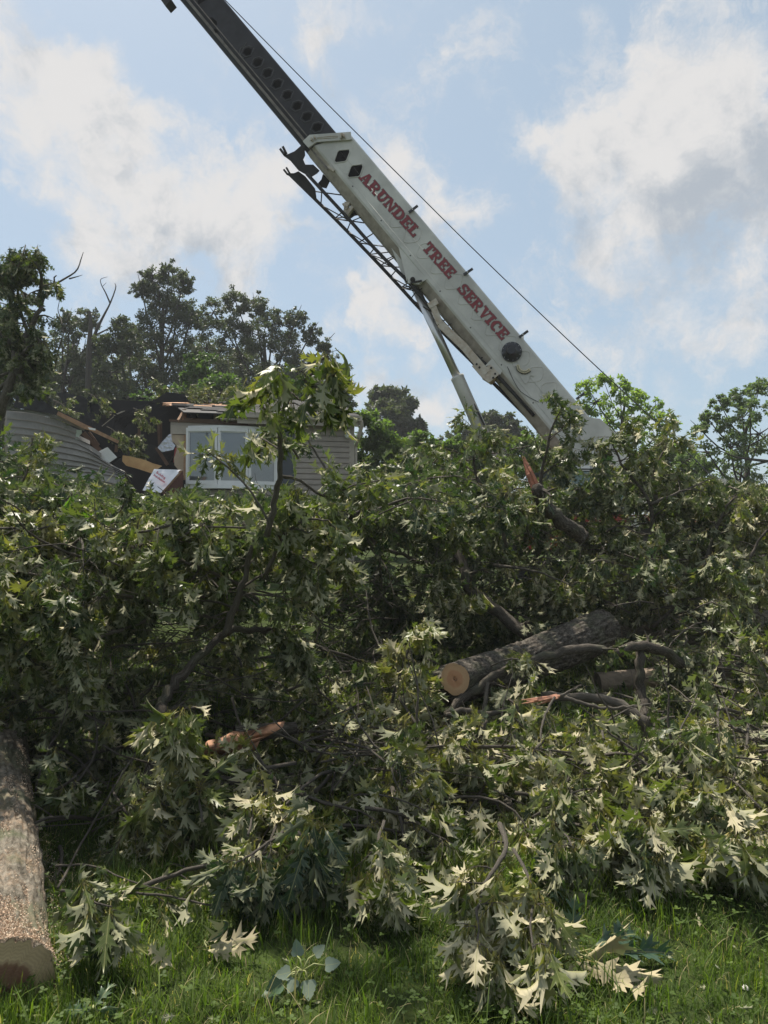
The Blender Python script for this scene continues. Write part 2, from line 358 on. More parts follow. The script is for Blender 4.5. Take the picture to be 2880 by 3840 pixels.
# ------------------------------------------------------------------ leaves
def oak_template(fold, droop, wave, seed, wide=1.0):
    """deeply cut, bristle-tipped red oak leaf: narrow body, three lobes a side, forked tips"""
    r = random.Random(seed)
    j = lambda a, s=.03: a + r.uniform(-s, s)
    V = []; T = []
    ys = [0, .17, .27, .36, .47, .56, .66, .74, .84, 1.0]
    body = [.012, .085, .075, .055, .075, .07, .05, .06, .05, 0]
    mid = list(range(len(ys)))
    V += [(0, y, 0) for y in ys]
    for s in (-1, 1):
        b = len(V); V += [(s * w_, y, 0) for y, w_ in zip(ys, body)]
        for i in range(len(ys) - 1):
            for t in ((i, b + i, i + 1), (b + i, b + i + 1, i + 1)): T.append(t if s > 0 else t[::-1])
        lobes = [((1, 2), ((j(.14), j(.17)), (j(.31), j(.31)), (j(.15, .015), j(.275, .015)), (j(.12, .01), j(.33)))),
                 ((3, 5), ((j(.14, .01), j(.40, .015)), (j(.26), j(.44)), (j(.19, .015), j(.475, .015)), (j(.39), j(.64)), (j(.18, .015), j(.575, .015)), (j(.19), j(.70)))),
                 ((6, 8), ((j(.10, .01), j(.70, .015)), (j(.25), j(.88)), (j(.095, .01), j(.80, .015)), (j(.10), j(.93))))]
        for (i0, i1), tp in lobes:
            c = len(V); V += [(s * x * wide, y, 0) for x, y in tp]
            idx = [b + i0] + [c + q for q in range(len(tp))] + [b + i1]
            mid_i = b + (i0 + i1) // 2
            for q in range(len(idx) - 1):
                t = (idx[0] if q else mid_i, idx[q], idx[q + 1])
                t = (mid_i, idx[q], idx[q + 1])
                if len(set(t)) == 3: T.append(t if s > 0 else t[::-1])
    b = len(V); V += [(-.010, .02, 0), (.010, .02, 0), (.008, -.24, .02), (-.008, -.24, .02)]; T += [(b, b + 1, b + 2), (b, b + 2, b + 3)]
    V = np.array(V, float)
    L = V.copy()
    ax = np.abs(V[:, 0])
    V[:, 2] = ax * fold - ax ** 2 * 1.3 + np.sin(V[:, 1] * 9 + seed) * wave * (.3 + ax * 3) * np.sign(V[:, 0] + 1e-9) * .5
    V[:, 0] *= .88 * (1 - .25 * min(abs(fold), 1.2))
    # bend along the blade by rotating progressively
    y = V[:, 1].copy(); ang = droop * np.maximum(y, 0)
    z0 = V[:, 2].copy()
    V[:, 1] = np.where(y > 0, np.sin(ang) / max(abs(droop), 1e-3) * np.sign(droop), y) + z0 * np.sin(ang)
    V[:, 2] = z0 * np.cos(ang) - np.where(y > 0, (1 - np.cos(ang)) / max(abs(droop), 1e-3) * np.sign(droop), 0)
    return V, np.array(T), L

OAK = [oak_template(f, d, w, i, wd) for i, (f, d, w, wd) in enumerate([(.35, .5, .05, 1), (.6, .9, .09, .95), (.2, 1.3, .12, 1.0), (.9, .35, .05, .9), (-.3, .8, .12, 1.05), (1.3, 1.5, .16, .85), (.4, -.5, .1, 1), (1.7, 2.2, .2, .8), (-.9, 1.9, .18, .85), (.5, .15, .03, .8)])]

def simple_template(outline, fold, droop):
    n = len(outline); V = [(0, .0, 0), (0, .5, 0), (0, 1, 0)]; T = []
    for s in (-1, 1):
        b = len(V); V += [(s * x, y, 0) for x, y in outline]
        c = [0] + [b + i for i in range(n)] + [2]
        for i in range(len(c) - 1):
            t = (c[i], c[i + 1], 1)
            T.append(t if s > 0 else t[::-1])
    b = len(V); V += [(-.01, .02, 0), (.01, .02, 0), (.008, -.6, -.05), (-.008, -.6, -.05)]; T += [(b, b + 1, b + 2), (b, b + 2, b + 3)]
    V = np.array(V, float); L = V.copy(); ax = np.abs(V[:, 0])
    V[:, 2] = ax * fold - droop * np.maximum(V[:, 1], 0) ** 2 * .5
    return V, np.array(T), L
POPLAR = [simple_template([(.30, -.02), (.42, .12), (.46, .28), (.36, .42), (.38, .52), (.27, .62), (.26, .72), (.13, .86)], f, d) for f, d in ((.2, .3), (.5, .6), (-.2, .5))]

def norm(a): return a / np.maximum(np.linalg.norm(a, axis=-1, keepdims=True), 1e-9)

class Leaves:
    def __init__(s): s.o = []; s.d = []; s.n = []; s.s = []; s.r = []
    def add(s, o, d, n, size, rnd): s.o.append(tuple(o)); s.d.append(tuple(d)); s.n.append(tuple(n)); s.s.append(size); s.r.append(rnd)
    def stamp(s, mb, templates=None, mat=0, seed=0):
        if not s.o: return
        templates = templates or OAK
        rg = np.random.default_rng(seed + len(s.o))
        O, D, N = np.array(s.o), norm(np.array(s.d)), np.array(s.n); S = np.array(s.s); Rn = np.array(s.r)
        N = norm(N - D * (N * D).sum(1)[:, None]); X = np.cross(D, N)
        idx = rg.integers(0, len(templates), len(O))
        for k, (V, T, L) in enumerate(templates):
            q = np.where(idx == k)[0]
            if len(q) == 0: continue
            W = O[q][:, None] + S[q][:, None, None] * (V[None, :, 0, None] * X[q][:, None] + V[None, :, 1, None] * D[q][:, None] + V[None, :, 2, None] * N[q][:, None])
            A = np.broadcast_to(L[None], W.shape).copy(); A[..., 2] = Rn[q][:, None]
            Fc = T[None] + (np.arange(len(q)) * len(V))[:, None, None]
            mb.add(W.reshape(-1, 3), Fc.reshape(-1, 3), A.reshape(-1, 3), mat)

def rv(r=R): 
    while True:
        v = Vector((r.uniform(-1, 1), r.uniform(-1, 1), r.uniform(-1, 1)))
        if .05 < v.length < 1: return v.normalized()

def smooth_path(pts, n):
    P = [Vector(p) for p in pts]; P = [P[0] * 2 - P[1]] + P + [P[-1] * 2 - P[-2]]
    out = []; segs = len(P) - 3
    for i in range(n):
        t = i / (n - 1) * segs; k = min(int(t), segs - 1); t -= k
        a, b, c, d = P[k:k + 4]
        out.append(.5 * ((2 * b) + (c - a) * t + (2 * a - 5 * b + 4 * c - d) * t * t + (3 * b - a - 3 * c + d) * t ** 3))
    return out

class Plant:
    def __init__(s): s.wood = MB(); s.leaves = Leaves()
    def cluster(s, p, d, k, size, droop, tone, flip=.45, r=R):
        p = Vector(p); d = Vector(d); size = size * .84
        for i in range(k):
            u = d * .4 + rv(r) * .62 + Vector((0, 0, -1)) * droop * r.uniform(.6, 1.4); u.normalize()
            n = rv(r) + Vector((0, -.25, .55 if r.random() > flip else -.55)) * 1.1
            st = p - d * r.uniform(0, .05) + u * size * .18
            s.leaves.add(st, u, n, size * r.uniform(.55, 1.25), min(1, max(0, tone + r.gauss(0, .22))))
    def twig(s, p, d, L, rad, size, droop, tone, leaves, flip=.45, r=R):
        p = Vector(p); d = Vector(d).normalized(); pts = [p.copy()]; q = p.copy()
        for i in range(4):
            d = (d + rv(r) * .25 + Vector((0, 0, -.10 * droop))).normalized(); q = q + d * L / 4; pts.append(q.copy())
        s.wood.tube(pts, [rad, rad * .85, rad * .7, rad * .5, rad * .35], 4, False)
        if leaves:
            s.cluster(pts[-1], d, leaves, size, droop, tone, flip, r)
            for a in (2, 3):
                s.cluster(pts[a], d, max(1, leaves // 4), size * .9, droop, tone, flip, r)
        return pts, d
    def grow(s, spine, r0, r1, n=7, L=.5, size=.16, droop=.7, tone=.45, leaves=6, start=.2, flip=.45, sides=7, m=3, r=R, res=None, tip=True):
        P = smooth_path(spine, res or max(6, len(spine) * 4)); N = len(P)
        for i in range(1, N - 1): P[i] = P[i] + rv(r) * r0 * .38
        rad = [(r0 + (r1 - r0) * i / (N - 1)) * (1 if i in (0, N - 1) else r.uniform(.9, 1.1)) for i in range(N)]
        s.wood.tube(P, rad, sides)
        for i in range(n):
            t = start + (1 - start) * (i + r.random()) / n; k = min(int(t * (N - 1)), N - 2)
            p = P[k].lerp(P[k + 1], t * (N - 1) - k); tan = (P[k + 1] - P[k]).normalized()
            pr = rv(r).cross(tan).normalized()
            d = (tan * .55 + pr * .9 + Vector((0, 0, .15))).normalized()
            l_ = L * (1 - .45 * t) * r.uniform(.65, 1.25)
            pts, dd = s.twig(p, d, l_, max(.0025, rad[k] * .45), size, droop, tone, leaves, flip, r)
            for q in range(m):
                a = pts[1 + q % 3]; d2 = (dd + rv(r) * .9).normalized()
                s.twig(a, d2, l_ * r.uniform(.35, .6), max(.002, rad[k] * .22), size, droop, tone, leaves, flip, r)
        if tip:
            tan = (P[-1] - P[-2]).normalized(); s.cluster(P[-1], tan, leaves, size, droop, tone, flip, r)
        return P
    def build(s, name, label, cat, group=None, mats=None, wood=None, bark=None, templates=None, loc=None):
        loc = loc if loc is not None else Vector(s.wood.v[0][0]) if s.wood.v else Vector((0, 0, 0))
        root = thing(name, loc, label, cat, group)
        if s.wood.v: s.wood.build('stem', wood or M['twig'], root, True)
        if s.leaves.o:
            mb = MB(); s.leaves.stamp(mb, templates); mb.build('foliage', mats or M['leaf'], root, True)
        return root

# ------------------------------------------------------------------ ground
def gz(x, y):
    t = min(max((y - 9) / 14, 0), 1); t = t * t * (3 - 2 * t)
    n = mnoise.noise(Vector((x * .35, y * .35, 3))) * .07 + mnoise.noise(Vector((x * 1.7, y * 1.7, 8))) * .018
    return 1.0 * t + n * min(1, 30 / (abs(x) + y + 1))

def build_ground():
    xs = np.sort(np.unique(np.concatenate([np.linspace(-5, 5, 81), np.linspace(-30, 30, 61), np.linspace(-400, 400, 41)])))
    ys = np.sort(np.unique(np.concatenate([np.linspace(0, 9, 73), np.linspace(9, 45, 37), np.linspace(-120, 700, 42)])))
    V = np.array([(x, y, gz(x, y)) for y in ys for x in xs]); nx = len(xs)
    Fc = np.array([[j * nx + i, j * nx + i + 1, (j + 1) * nx + i + 1, (j + 1) * nx + i] for j in range(len(ys) - 1) for i in range(nx - 1)])
    mb = MB(); mb.add(V, Fc)
    m = bpy.data.materials.new('lawn_soil'); m.use_nodes = True
    n, l = m.node_tree.nodes, m.node_tree.links; b = n['Principled BSDF']; b.inputs['Roughness'].default_value = .95; b.inputs['Specular IOR Level'].default_value = .1
    t = n.new('ShaderNodeTexCoord'); a = n.new('ShaderNodeTexNoise'); a.inputs['Scale'].default_value = 3; a.inputs['Detail'].default_value = 9; a.inputs['Roughness'].default_value = .75
    l.new(t.outputs['Object'], a.inputs['Vector'])
    r = ramp(n, [(.3, (.018, .022, .008)), (.48, (.035, .05, .014)), (.6, (.05, .075, .02)), (.75, (.075, .07, .035))]); l.new(a.outputs['Fac'], r.inputs[0]); l.new(r.outputs[0], b.inputs['Base Color'])
    bp = n.new('ShaderNodeBump'); bp.inputs['Distance'].default_value = .03; l.new(a.outputs['Fac'], bp.inputs['Height']); l.new(bp.outputs[0], b.inputs['Normal'])
    tag(mb.build('ground', m, None, True), kind='structure')
build_ground()

# lawn grass: bent blades, plus clover leaves
def grass_material():
    m = bpy.data.materials.new('grass_blades'); m.use_nodes = True  # blades and clover
    n, l = m.node_tree.nodes, m.node_tree.links; n.clear()
    a = n.new('ShaderNodeAttribute'); a.attribute_name = 'luv'; sp = n.new('ShaderNodeSeparateXYZ'); l.new(a.outputs['Vector'], sp.inputs[0])
    r = ramp(n, [(0, (.045, .08, .016)), (.4, (.08, .13, .022)), (.75, (.135, .19, .028)), (.9, (.19, .22, .04)), (.97, (.34, .29, .16))]); l.new(sp.outputs['Z'], r.inputs[0])
    b = n.new('ShaderNodeBsdfPrincipled'); b.inputs['Roughness'].default_value = .62; b.inputs['Specular IOR Level'].default_value = .3; l.new(r.outputs[0], b.inputs['Base Color'])
    t = n.new('ShaderNodeBsdfTranslucent'); h = n.new('ShaderNodeMix'); h.data_type = 'RGBA'; h.blend_type = 'MULTIPLY'; h.inputs['Factor'].default_value = 1; l.new(r.outputs[0], h.inputs[6]); h.inputs[7].default_value = (1.8, 2, .8, 1); l.new(h.outputs[2], t.inputs['Color'])
    ms = n.new('ShaderNodeMixShader'); ms.inputs[0].default_value = .38; l.new(b.outputs[0], ms.inputs[1]); l.new(t.outputs[0], ms.inputs[2])
    o = n.new('ShaderNodeOutputMaterial'); l.new(ms.outputs[0], o.inputs['Surface'])
    return m

def build_grass():
    mb = MB()
    def field(n, y0, y1, hmin, hmax, wmin, wmax, power=1.0):
        y = y0 + (y1 - y0) * NR.random(n) ** power
        x = (NR.random(n) * 2 - 1) * (.62 * y + .45) if y0 < 5 else (NR.random(n) * 2 - 1) * (1.0 * y + .5)
        # tufty: pull blades towards random tuft centres, patchy tone
        pn = np.array([mnoise.noise(Vector((a * 1.6, b * 1.6, 0))) for a, b in zip(x, y)])
        pn2 = np.array([mnoise.noise(Vector((a * 6, b * 6, 5))) for a, b in zip(x, y)])
        h = (hmin + (hmax - hmin) * NR.random(n) ** 1.8) * (1 + .5 * pn + .5 * pn2)
        keep = NR.random(n) < .78 + pn2 * .9
        x, y, h, pn, pn2 = x[keep], y[keep], h[keep], pn[keep], pn2[keep]; n = len(x)
        z = np.array([gz(a, b) for a, b in zip(x, y)]) - .005
        az = NR.random(n) * 2 * PI; lean = NR.random(n) * .9 + .15
        dx, dy = np.cos(az), np.sin(az); w = wmin + (wmax - wmin) * NR.random(n)
        sa = az + PI / 2 + NR.normal(0, .4, n); sx, sy = np.cos(sa), np.sin(sa)
        B = np.stack([x, y, z], -1); pts = []
        for t, ww in ((0, 1), (.4, .85), (.75, .55), (1, 0)):
            c = B + np.stack([dx * lean * h * t ** 1.8, dy * lean * h * t ** 1.8, h * (t - .28 * lean * t ** 2.5)], -1)
            o = np.stack([sx, sy, 0 * sx], -1) * (w * ww)[:, None]
            if ww: pts += [c - o, c + o]
            else: pts += [c]
        V = np.stack(pts, 1)
        tone = np.clip(.42 + pn * .5 + NR.normal(0, .18, n), 0, .93)
        dead = NR.random(n) < (.05 + .10 * (pn2 < -.15)); tone[dead] = 1
        A = np.zeros_like(V); A[..., 2] = tone[:, None]; A[..., 1] = np.array([0, 0, .4, .4, .75, .75, 1])[None]
        Fq = np.array([[0, 1, 3, 2], [2, 3, 5, 4]]); Ft = np.array([[4, 5, 6]])
        off = (np.arange(n) * 7)[:, None, None]
        b0 = mb.n
        mb.add(V.reshape(-1, 3), (Fq[None] + off).reshape(-1, 4), A.reshape(-1, 3))
        mb.f.append(((Ft[None] + off).reshape(-1, 3) + b0, 0))
    field(66000, 1.8, 3.6, .03, .10, .0011, .0024)
    field(54000, 3.2, 5.2, .04, .12, .0015, .003)
    field(22000, 5.0, 9.5, .08, .2, .003, .006)
    for sx in (-1, 1):        # the lawn goes on to either side of the view
        n0 = len(mb.v); field(9000, 1.9, 5.2, .04, .13, .002, .004); V = mb.v[-1]; V[:, 0] = V[:, 0] * .45 + sx * (2.2 + V[:, 1] * .35)
    field(1100, 1.9, 4.2, .12, .2, .002, .0042)
    def tuft(cx, cy, sx, sy, n, h0, h1):
        for _ in range(n):
            x, y = cx + R.gauss(0, sx), cy + R.gauss(0, sy); z = gz(x, y); h = R.uniform(h0, h1); a = R.uniform(0, 6.28); l_ = R.uniform(.1, .6) * h; w_ = R.uniform(.0012, .0024); c, s_ = math.cos(a), math.sin(a); t = min(.95, max(0, R.gauss(.4, .25)))
            mb.add([(x - s_ * w_, y + c * w_, z), (x + s_ * w_, y - c * w_, z), (x + c * l_ * .35 - s_ * w_ * .8, y + s_ * l_ * .35 + c * w_ * .8, z + h * .6), (x + c * l_ * .35 + s_ * w_ * .8, y + s_ * l_ * .35 - c * w_ * .8, z + h * .6), (x + c * l_, y + s_ * l_, z + h * .93)], [[0, 1, 3, 2]], [(0, 0, t)] * 5); mb.f.append((np.array([[2, 3, 4]]) + mb.n - 5, 0))
    tuft(-1.32, 2.36, .16, .05, 700, .06, .17); tuft(-1.08, 2.75, .05, .35, 500, .05, .14)
    for _ in range(40): tuft(R.uniform(-1.3, 1.5), R.uniform(1.95, 3.6), .03, .03, 28, .06, .19)
    # clover and small weeds
    n = 5200
    y = 1.9 + 2.4 * NR.random(n); x = (NR.random(n) * 2 - 1) * (.6 * y + .3)
    for a, b in zip(x, y):
        v = mnoise.noise(Vector((a * 1.3 + 9, b * 1.3, 2)))
        if v < .02 and R.random() > .12: continue
        h = R.uniform(.03, .085); z = gz(a, b) + h; t0 = R.random() * 6.28; s = R.uniform(.006, .013)
        tone = min(.6, max(.05, .30 + R.gauss(0, .12)))
        for k in range(3):
            t = t0 + k * 2.094; c, s_ = math.cos(t), math.sin(t)
            P = [(0, 0), (.5, .55), (1.1, .5), (1.35, 0), (1.1, -.5), (.5, -.55)]
            tl = R.uniform(-.3, .5)
            V = [(a + s * (u * c - w * s_), b + s * (u * s_ + w * c), z + s * u * tl) for u, w in P]
            mb.add(V, [list(range(6))], [(0, .5, tone)] * 6)
    o = mb.build('grass', grass_material(), None, True); tag(o, kind='stuff')
    # one white clover flower at the lower right
    p = at(2795, 3705, 2.52); f = MB()
    base = Vector((p.x, p.y, gz(p.x, p.y)))
    root = thing('clover_flower', base, 'small white clover flower head standing in the lawn at the lower right', 'flower')
    f.tube([base, base.lerp(p, .5) + Vector((.004, 0, 0)), p], .0013, 5); f.build('stem', M['leaf_bright'], root)
    f = MB()
    for k in range(46):
        d = rv(); d.z = abs(d.z) * 1.1 - .25; f.bar(p + d * .003, p + d * .012, .0028, .0014)
    f.build('petals', mat('clover_white', (.75, .73, .68), .6), root)
build_grass()

# ------------------------------------------------------------------ logs
def log_mesh(p0, p1, r0, r1, sides=72, rings=90, amp=.012, seed=0, flare=0, bend=0, ends=True):
    """bark-furrowed log; returns side and end-face builders"""
    p0, p1 = Vector(p0), Vector(p1); t = (p1 - p0); L = t.length; t.normalize()
    u = t.cross(Vector((0, 0, 1))).normalized(); w = u.cross(t)
    side = MB(); V = []; A = []
    rim0 = []; rim1 = []
    for i in range(rings + 1):
        s = i / rings; c = p0 + t * L * s + w * bend * math.sin(PI * s)
        for k in range(sides):
            a = 2 * PI * k / sides; d = u * math.cos(a) + w * math.sin(a)
            r = r0 + (r1 - r0) * s
            q = Vector((math.cos(a) * 4.2, math.sin(a) * 4.2, s * L * 2.2 + seed))
            n1 = 1 - abs(mnoise.noise(q * 1.6)) * 2
            n2 = mnoise.noise(Vector((math.cos(a) * 1.3, math.sin(a) * 1.3, s * L * 1.5 + seed)))
            n3 = 1 - abs(mnoise.noise(Vector((q.x * 4, q.y * 4, q.z * 2.4)))) * 2
            rr = r * (1 + .07 * n2) + amp * (n1 * .9 + n3 * .5 - .6)
            if flare and s < .1: rr += flare * (1 - s / .1) ** 2
            P = c + d * rr; V.append(tuple(P)); A.append((k / sides, s * L, .5))
            if i == 0: rim0.append(P)
            if i == rings: rim1.append(P)
    n = sides
    Fc = [[i * n + k, i * n + (k + 1) % n, (i + 1) * n + (k + 1) % n, (i + 1) * n + k] for i in range(rings) for k in range(n)]
    side.add(V, Fc, A)
    def face(rim, c, sgn):
        mb = MB(); R_ = 9; V = []; A = []
        for j in range(1, R_ + 1):
            f = j / R_
            for k, P in enumerate(rim):
                q = c.lerp(P, f) + t * sgn * (.004 * mnoise.noise(P * 30 * f)); V.append(tuple(q)); A.append((f, k / n, 0))
        V.append(tuple(c)); A.append((0, 0, 0)); ci = len(V) - 1
        mb.add(V, [[j * n + k, j * n + (k + 1) % n, (j + 1) * n + (k + 1) % n, (j + 1) * n + k] for j in range(R_ - 1) for k in range(n)], A)
        mb.f.append((np.array([[k, (k + 1) % n, ci] for k in range(n)]), 0))
        return mb
    return side, face(rim0, p0, -1), face(rim1, p1, 1)

def cut_wood(name, sap, heart, heart_r=.62, dark=0):
    m = bpy.data.materials.new(name); m.use_nodes = True
    n, l = m.node_tree.nodes, m.node_tree.links; b = n['Principled BSDF']; b.inputs['Roughness'].default_value = .8; b.inputs['Specular IOR Level'].default_value = .2
    a = n.new('ShaderNodeAttribute'); a.attribute_name = 'luv'; sp = n.new('ShaderNodeSeparateXYZ'); l.new(a.outputs['Vector'], sp.inputs[0])
    t = n.new('ShaderNodeTexCoord'); nz = n.new('ShaderNodeTexNoise'); nz.inputs['Scale'].default_value = 9; nz.inputs['Detail'].default_value = 5; l.new(t.outputs['Object'], nz.inputs['Vector'])
    ad = n.new('ShaderNodeMath'); ad.operation = 'MULTIPLY_ADD'; l.new(nz.outputs['Fac'], ad.inputs[0]); ad.inputs[1].default_value = .22; l.new(sp.outputs['X'], ad.inputs[2])
    r = ramp(n, [(0, heart), (heart_r, tuple(h * 1.15 for h in heart)), (heart_r + .12, sap), (1.0, tuple(s * .9 for s in sap)), ]); l.new(ad.outputs[0], r.inputs[0])
    rg = n.new('ShaderNodeMath'); rg.operation = 'MULTIPLY'; l.new(ad.outputs[0], rg.inputs[0]); rg.inputs[1].default_value = 85
    sn = n.new('ShaderNodeMath'); sn.operation = 'SINE'; l.new(rg.outputs[0], sn.inputs[0])
    mr = n.new('ShaderNodeMapRange'); l.new(sn.outputs[0], mr.inputs['Value']); mr.inputs['From Min'].default_value = -1; mr.inputs['To Min'].default_value = .88; mr.inputs['To Max'].default_value = 1.04
    mm = n.new('ShaderNodeVectorMath'); mm.operation = 'SCALE'; l.new(r.outputs[0], mm.inputs[0]); l.new(mr.outputs[0], mm.inputs['Scale'])
    l.new(mm.outputs[0], b.inputs['Base Color'])
    return m
M['cut_dark'] = cut_wood('cut_face_weathered', (.46, .35, .21), (.17, .095, .06), .62)
M['cut_fresh'] = cut_wood('cut_face_fresh', (.62, .41, .25), (.50, .28, .165), .62)
M['splinter'] = mat('torn_wood', (.42, .215, .12), .7, var=.35, scale=14, bump=.5)

M['weathered'] = mat('weathered_log_end', (.20, .16, .12), .85, var=.3, scale=12)
def build_logs():
    # the big sawn log lying along the left edge, cut end towards the viewer
    p0 = Vector((-1.33, 2.5, .012)); p1 = Vector((-2.86, 5.15, .24))
    s, f0, f1 = log_mesh(p0, p1, .157, .235, 120, 260, .018, 3, flare=.015)
    root = thing('log', (p0.x, p0.y, 0), 'large oak log with sawn end and sawdusted bark, along the left edge', 'log')
    s.build('bark', M['bark_log'], root, True)
    f0.build('cut_face', M['cut_dark'], root, True); f1.build('cut_face', M['cut_fresh'], root, True)
    # sawdust and chips on top of it: uncountable
    mb = MB(); t = (p1 - p0); L = t.length; t.normalize(); u = t.cross(Vector((0, 0, 1))).normalized(); w = u.cross(t)
    cnt = 0
    while cnt < 19000:
        sp = R.random() ** 1.7; a = R.gauss(PI / 2, .62)
        q = mnoise.noise(Vector((sp * 9, a * 2.2, 4))) + .35 * mnoise.noise(Vector((sp * 30, a * 8, 1)))
        if q < -.03 + sp * .32 - (.25 if sp < .1 else 0) or math.sin(a) < .15: continue
        r = .159 + .078 * sp + (.022 * (1 - sp / .1) ** 2 if sp < .1 else 0)
        c = p0 + t * L * sp + (u * math.cos(a) + w * math.sin(a)) * (r * (1.0) + R.uniform(.0, .007))
        sz = R.uniform(.0014, .0042); e1 = rv() * sz; e2 = e1.cross(rv()).normalized() * sz * R.uniform(.3, .9)
        mb.add([tuple(c - e1), tuple(c + e2), tuple(c + e1), tuple(c - e2)], [[0, 1, 2, 3]], [(0, 0, R.random())] * 4); cnt += 1
    # a drift of dust on the grass at its foot
    for _ in range(1800):
        sp = R.random(); c = p0 + t * L * sp * .6 + u * (-(.2 + abs(R.gauss(0, .05)))); 
        c = p0 + t * (sp * 1.4) - u * -1 * (.19 + abs(R.gauss(0, .05))); c.z = gz(c.x, c.y) + R.uniform(.01, .05)
        sz = R.uniform(.001, .003); e1 = rv() * sz; e2 = e1.cross(rv()).normalized() * sz
        mb.add([tuple(c - e1), tuple(c + e2), tuple(c + e1), tuple(c - e2)], [[0, 1, 2, 3]], [(0, 0, R.random())] * 4)
    m = bpy.data.materials.new('sawdust'); m.use_nodes = True; n, l = m.node_tree.nodes, m.node_tree.links
    a = n.new('ShaderNodeAttribute'); a.attribute_name = 'luv'; sx = n.new('ShaderNodeSeparateXYZ'); l.new(a.outputs['Vector'], sx.inputs[0])
    r = ramp(n, [(0, (.38, .25, .17)), (.5, (.58, .43, .31)), (1, (.78, .67, .52))]); l.new(sx.outputs['Z'], r.inputs[0]); l.new(r.outputs[0], n['Principled BSDF'].inputs['Base Color']); n['Principled BSDF'].inputs['Roughness'].default_value = .9
    tag(mb.build('sawdust', m), kind='stuff')

    # log in the middle of the heap
    a0, a1 = at(1585, 2600, 5.7), at(2262, 2362, 7.1)
    s, f0, f1 = log_mesh(a0, a1, .145, .205, 110, 150, .02, 9, bend=-.03)
    root = thing('log', ((a0.x + a1.x) / 2, (a0.y + a1.y) / 2, .1), 'dark barked oak log with a sawn side limb, half buried in the heap', 'log')
    s.build('bark', M['bark'], root, True); f0.build('broken_end', M['bark'], root, True); f1.build('cut_face', M['cut_fresh'], root, True)
    c0 = at(1706, 2546, 5.42); c1 = a0.lerp(a1, .34)
    s, f0, f1 = log_mesh(c0, c1, .118, .15, 48, 24, .007, 21)
    st = s.build('limb_stub', M['bark'], root, True); f0.build('cut_face', M['cut_fresh'], st, True)

    # second, greyer log lying behind it on the right, and a mossy one beyond
    for (q0, q1, r0, r1, lab, mt) in (
        ((at(2240, 2562, 7.0), at(3150, 2495, 7.3), .10, .13, 'grey barkless log lying level on the right, behind the forked limb', 'grey'),
         (at(2200, 2400, 7.9), at(2880, 2330, 8.6), .17, .2, 'mossy oak log in the shade, behind the broad end of the dark barked log', 'bark_log'))):
        s, f0, f1 = log_mesh(q0, q1, r0, r1, 40, 50, .008, 5)
        root = thing('log', (q0.x, q0.y, max(0, q0.z - r0)), lab, 'log')
        s.build('bark', mat('weathered_wood', (.24, .19, .14), .85, var=.35, scale=6, bump=.6, bscale=25) if mt == 'grey' else M[mt], root, True)
        f0.build('cut_face', M['weathered'], root, True)

    # torn, splintered slab of heartwood on the ground left of centre
    def sliver(mb, a, b, w, th, n=9, seed=0):
        a, b = Vector(a), Vector(b); t = (b - a); r = random.Random(seed); u = t.cross(Vector((0, .5, 1))).normalized(); v = t.cross(u).normalized()
        for i in range(n):
            o = u * (i / (n - 1) - .5) * w; s0 = r.uniform(0, .25); s1 = r.uniform(.7, 1.05)
            p = a + t * s0 + o; q = a + t * s1 + o * r.uniform(.3, 1.1) + v * r.uniform(-1, 1) * th
            mb.tube([p, p.lerp(q, .5) + v * r.uniform(-.3, .3) * th, q], [w / n * .35, w / n * .85, w / n * .12], 5)
    mb = MB(); a, b = at(738, 2825, 4.35), at(1040, 2735, 4.5)
    mb.prism([at(x, y, 4.33 + (x - 738) * .0004) for x, y in ((736, 2832), (765, 2805), (820, 2792), (862, 2768), (905, 2772), (968, 2790), (960, 2812), (900, 2822), (870, 2838), (810, 2826))], (.01, .05, .03))
    mb.prism([at(x, y, 4.40) for x, y in ((905, 2770), (1000, 2742), (1060, 2728), (1020, 2752), (960, 2785))], (.01, .04, .03))
    sliver(mb, at(800, 2812, 4.33), at(985, 2768, 4.38), .05, .012, 5, 2)
    root = thing('broken_wood', (a.x, a.y, .1), 'torn orange heartwood slab with bark on its back, on the ground left of centre', 'broken wood')
    mb.build('heartwood', M['splinter'], root, True)
    s, _, _ = log_mesh(at(880, 2758, 4.55), at(1110, 2730, 4.7), .06, .035, 24, 24, .012, 4); s.build('bark', M['bark'], root, True)
build_logs()
# ------------------------------------------------------------------ fallen oak boughs
def path(D0, D1, *px):
    """points along a bough; none of them may sink below ZMIN above the lawn"""
    n = len(px); out = []
    for i, (x, y) in enumerate(px):
        D = D0 + (D1 - D0) * i / (n - 1); d = ray(x, y); sl = d.z / d.y
        if sl < -.05: D = min(D, (ZMIN - 1.6) / sl)
        out.append(at(x, y, D))
    return out
ZMIN = .09

RB = random.Random(5)
def bough(name, label, spine, r0, r1, cat='branch', group=None, bark=None, mats=None, templates=None, **k):
    p = Plant(); k.setdefault('r', RB); p.grow(spine, r0, r1, **k)
    if bark is None and r0 > .022: bark = M['bark']
    return p.build(name, label, cat, group, mats, bark, templates=templates)

G_UP = 'oak boughs standing up out of the brush heap'
G_LIMB = 'bare broken limbs in the brush heap'
G_FRONT = 'leafy oak sprays along the front edge of the heap'

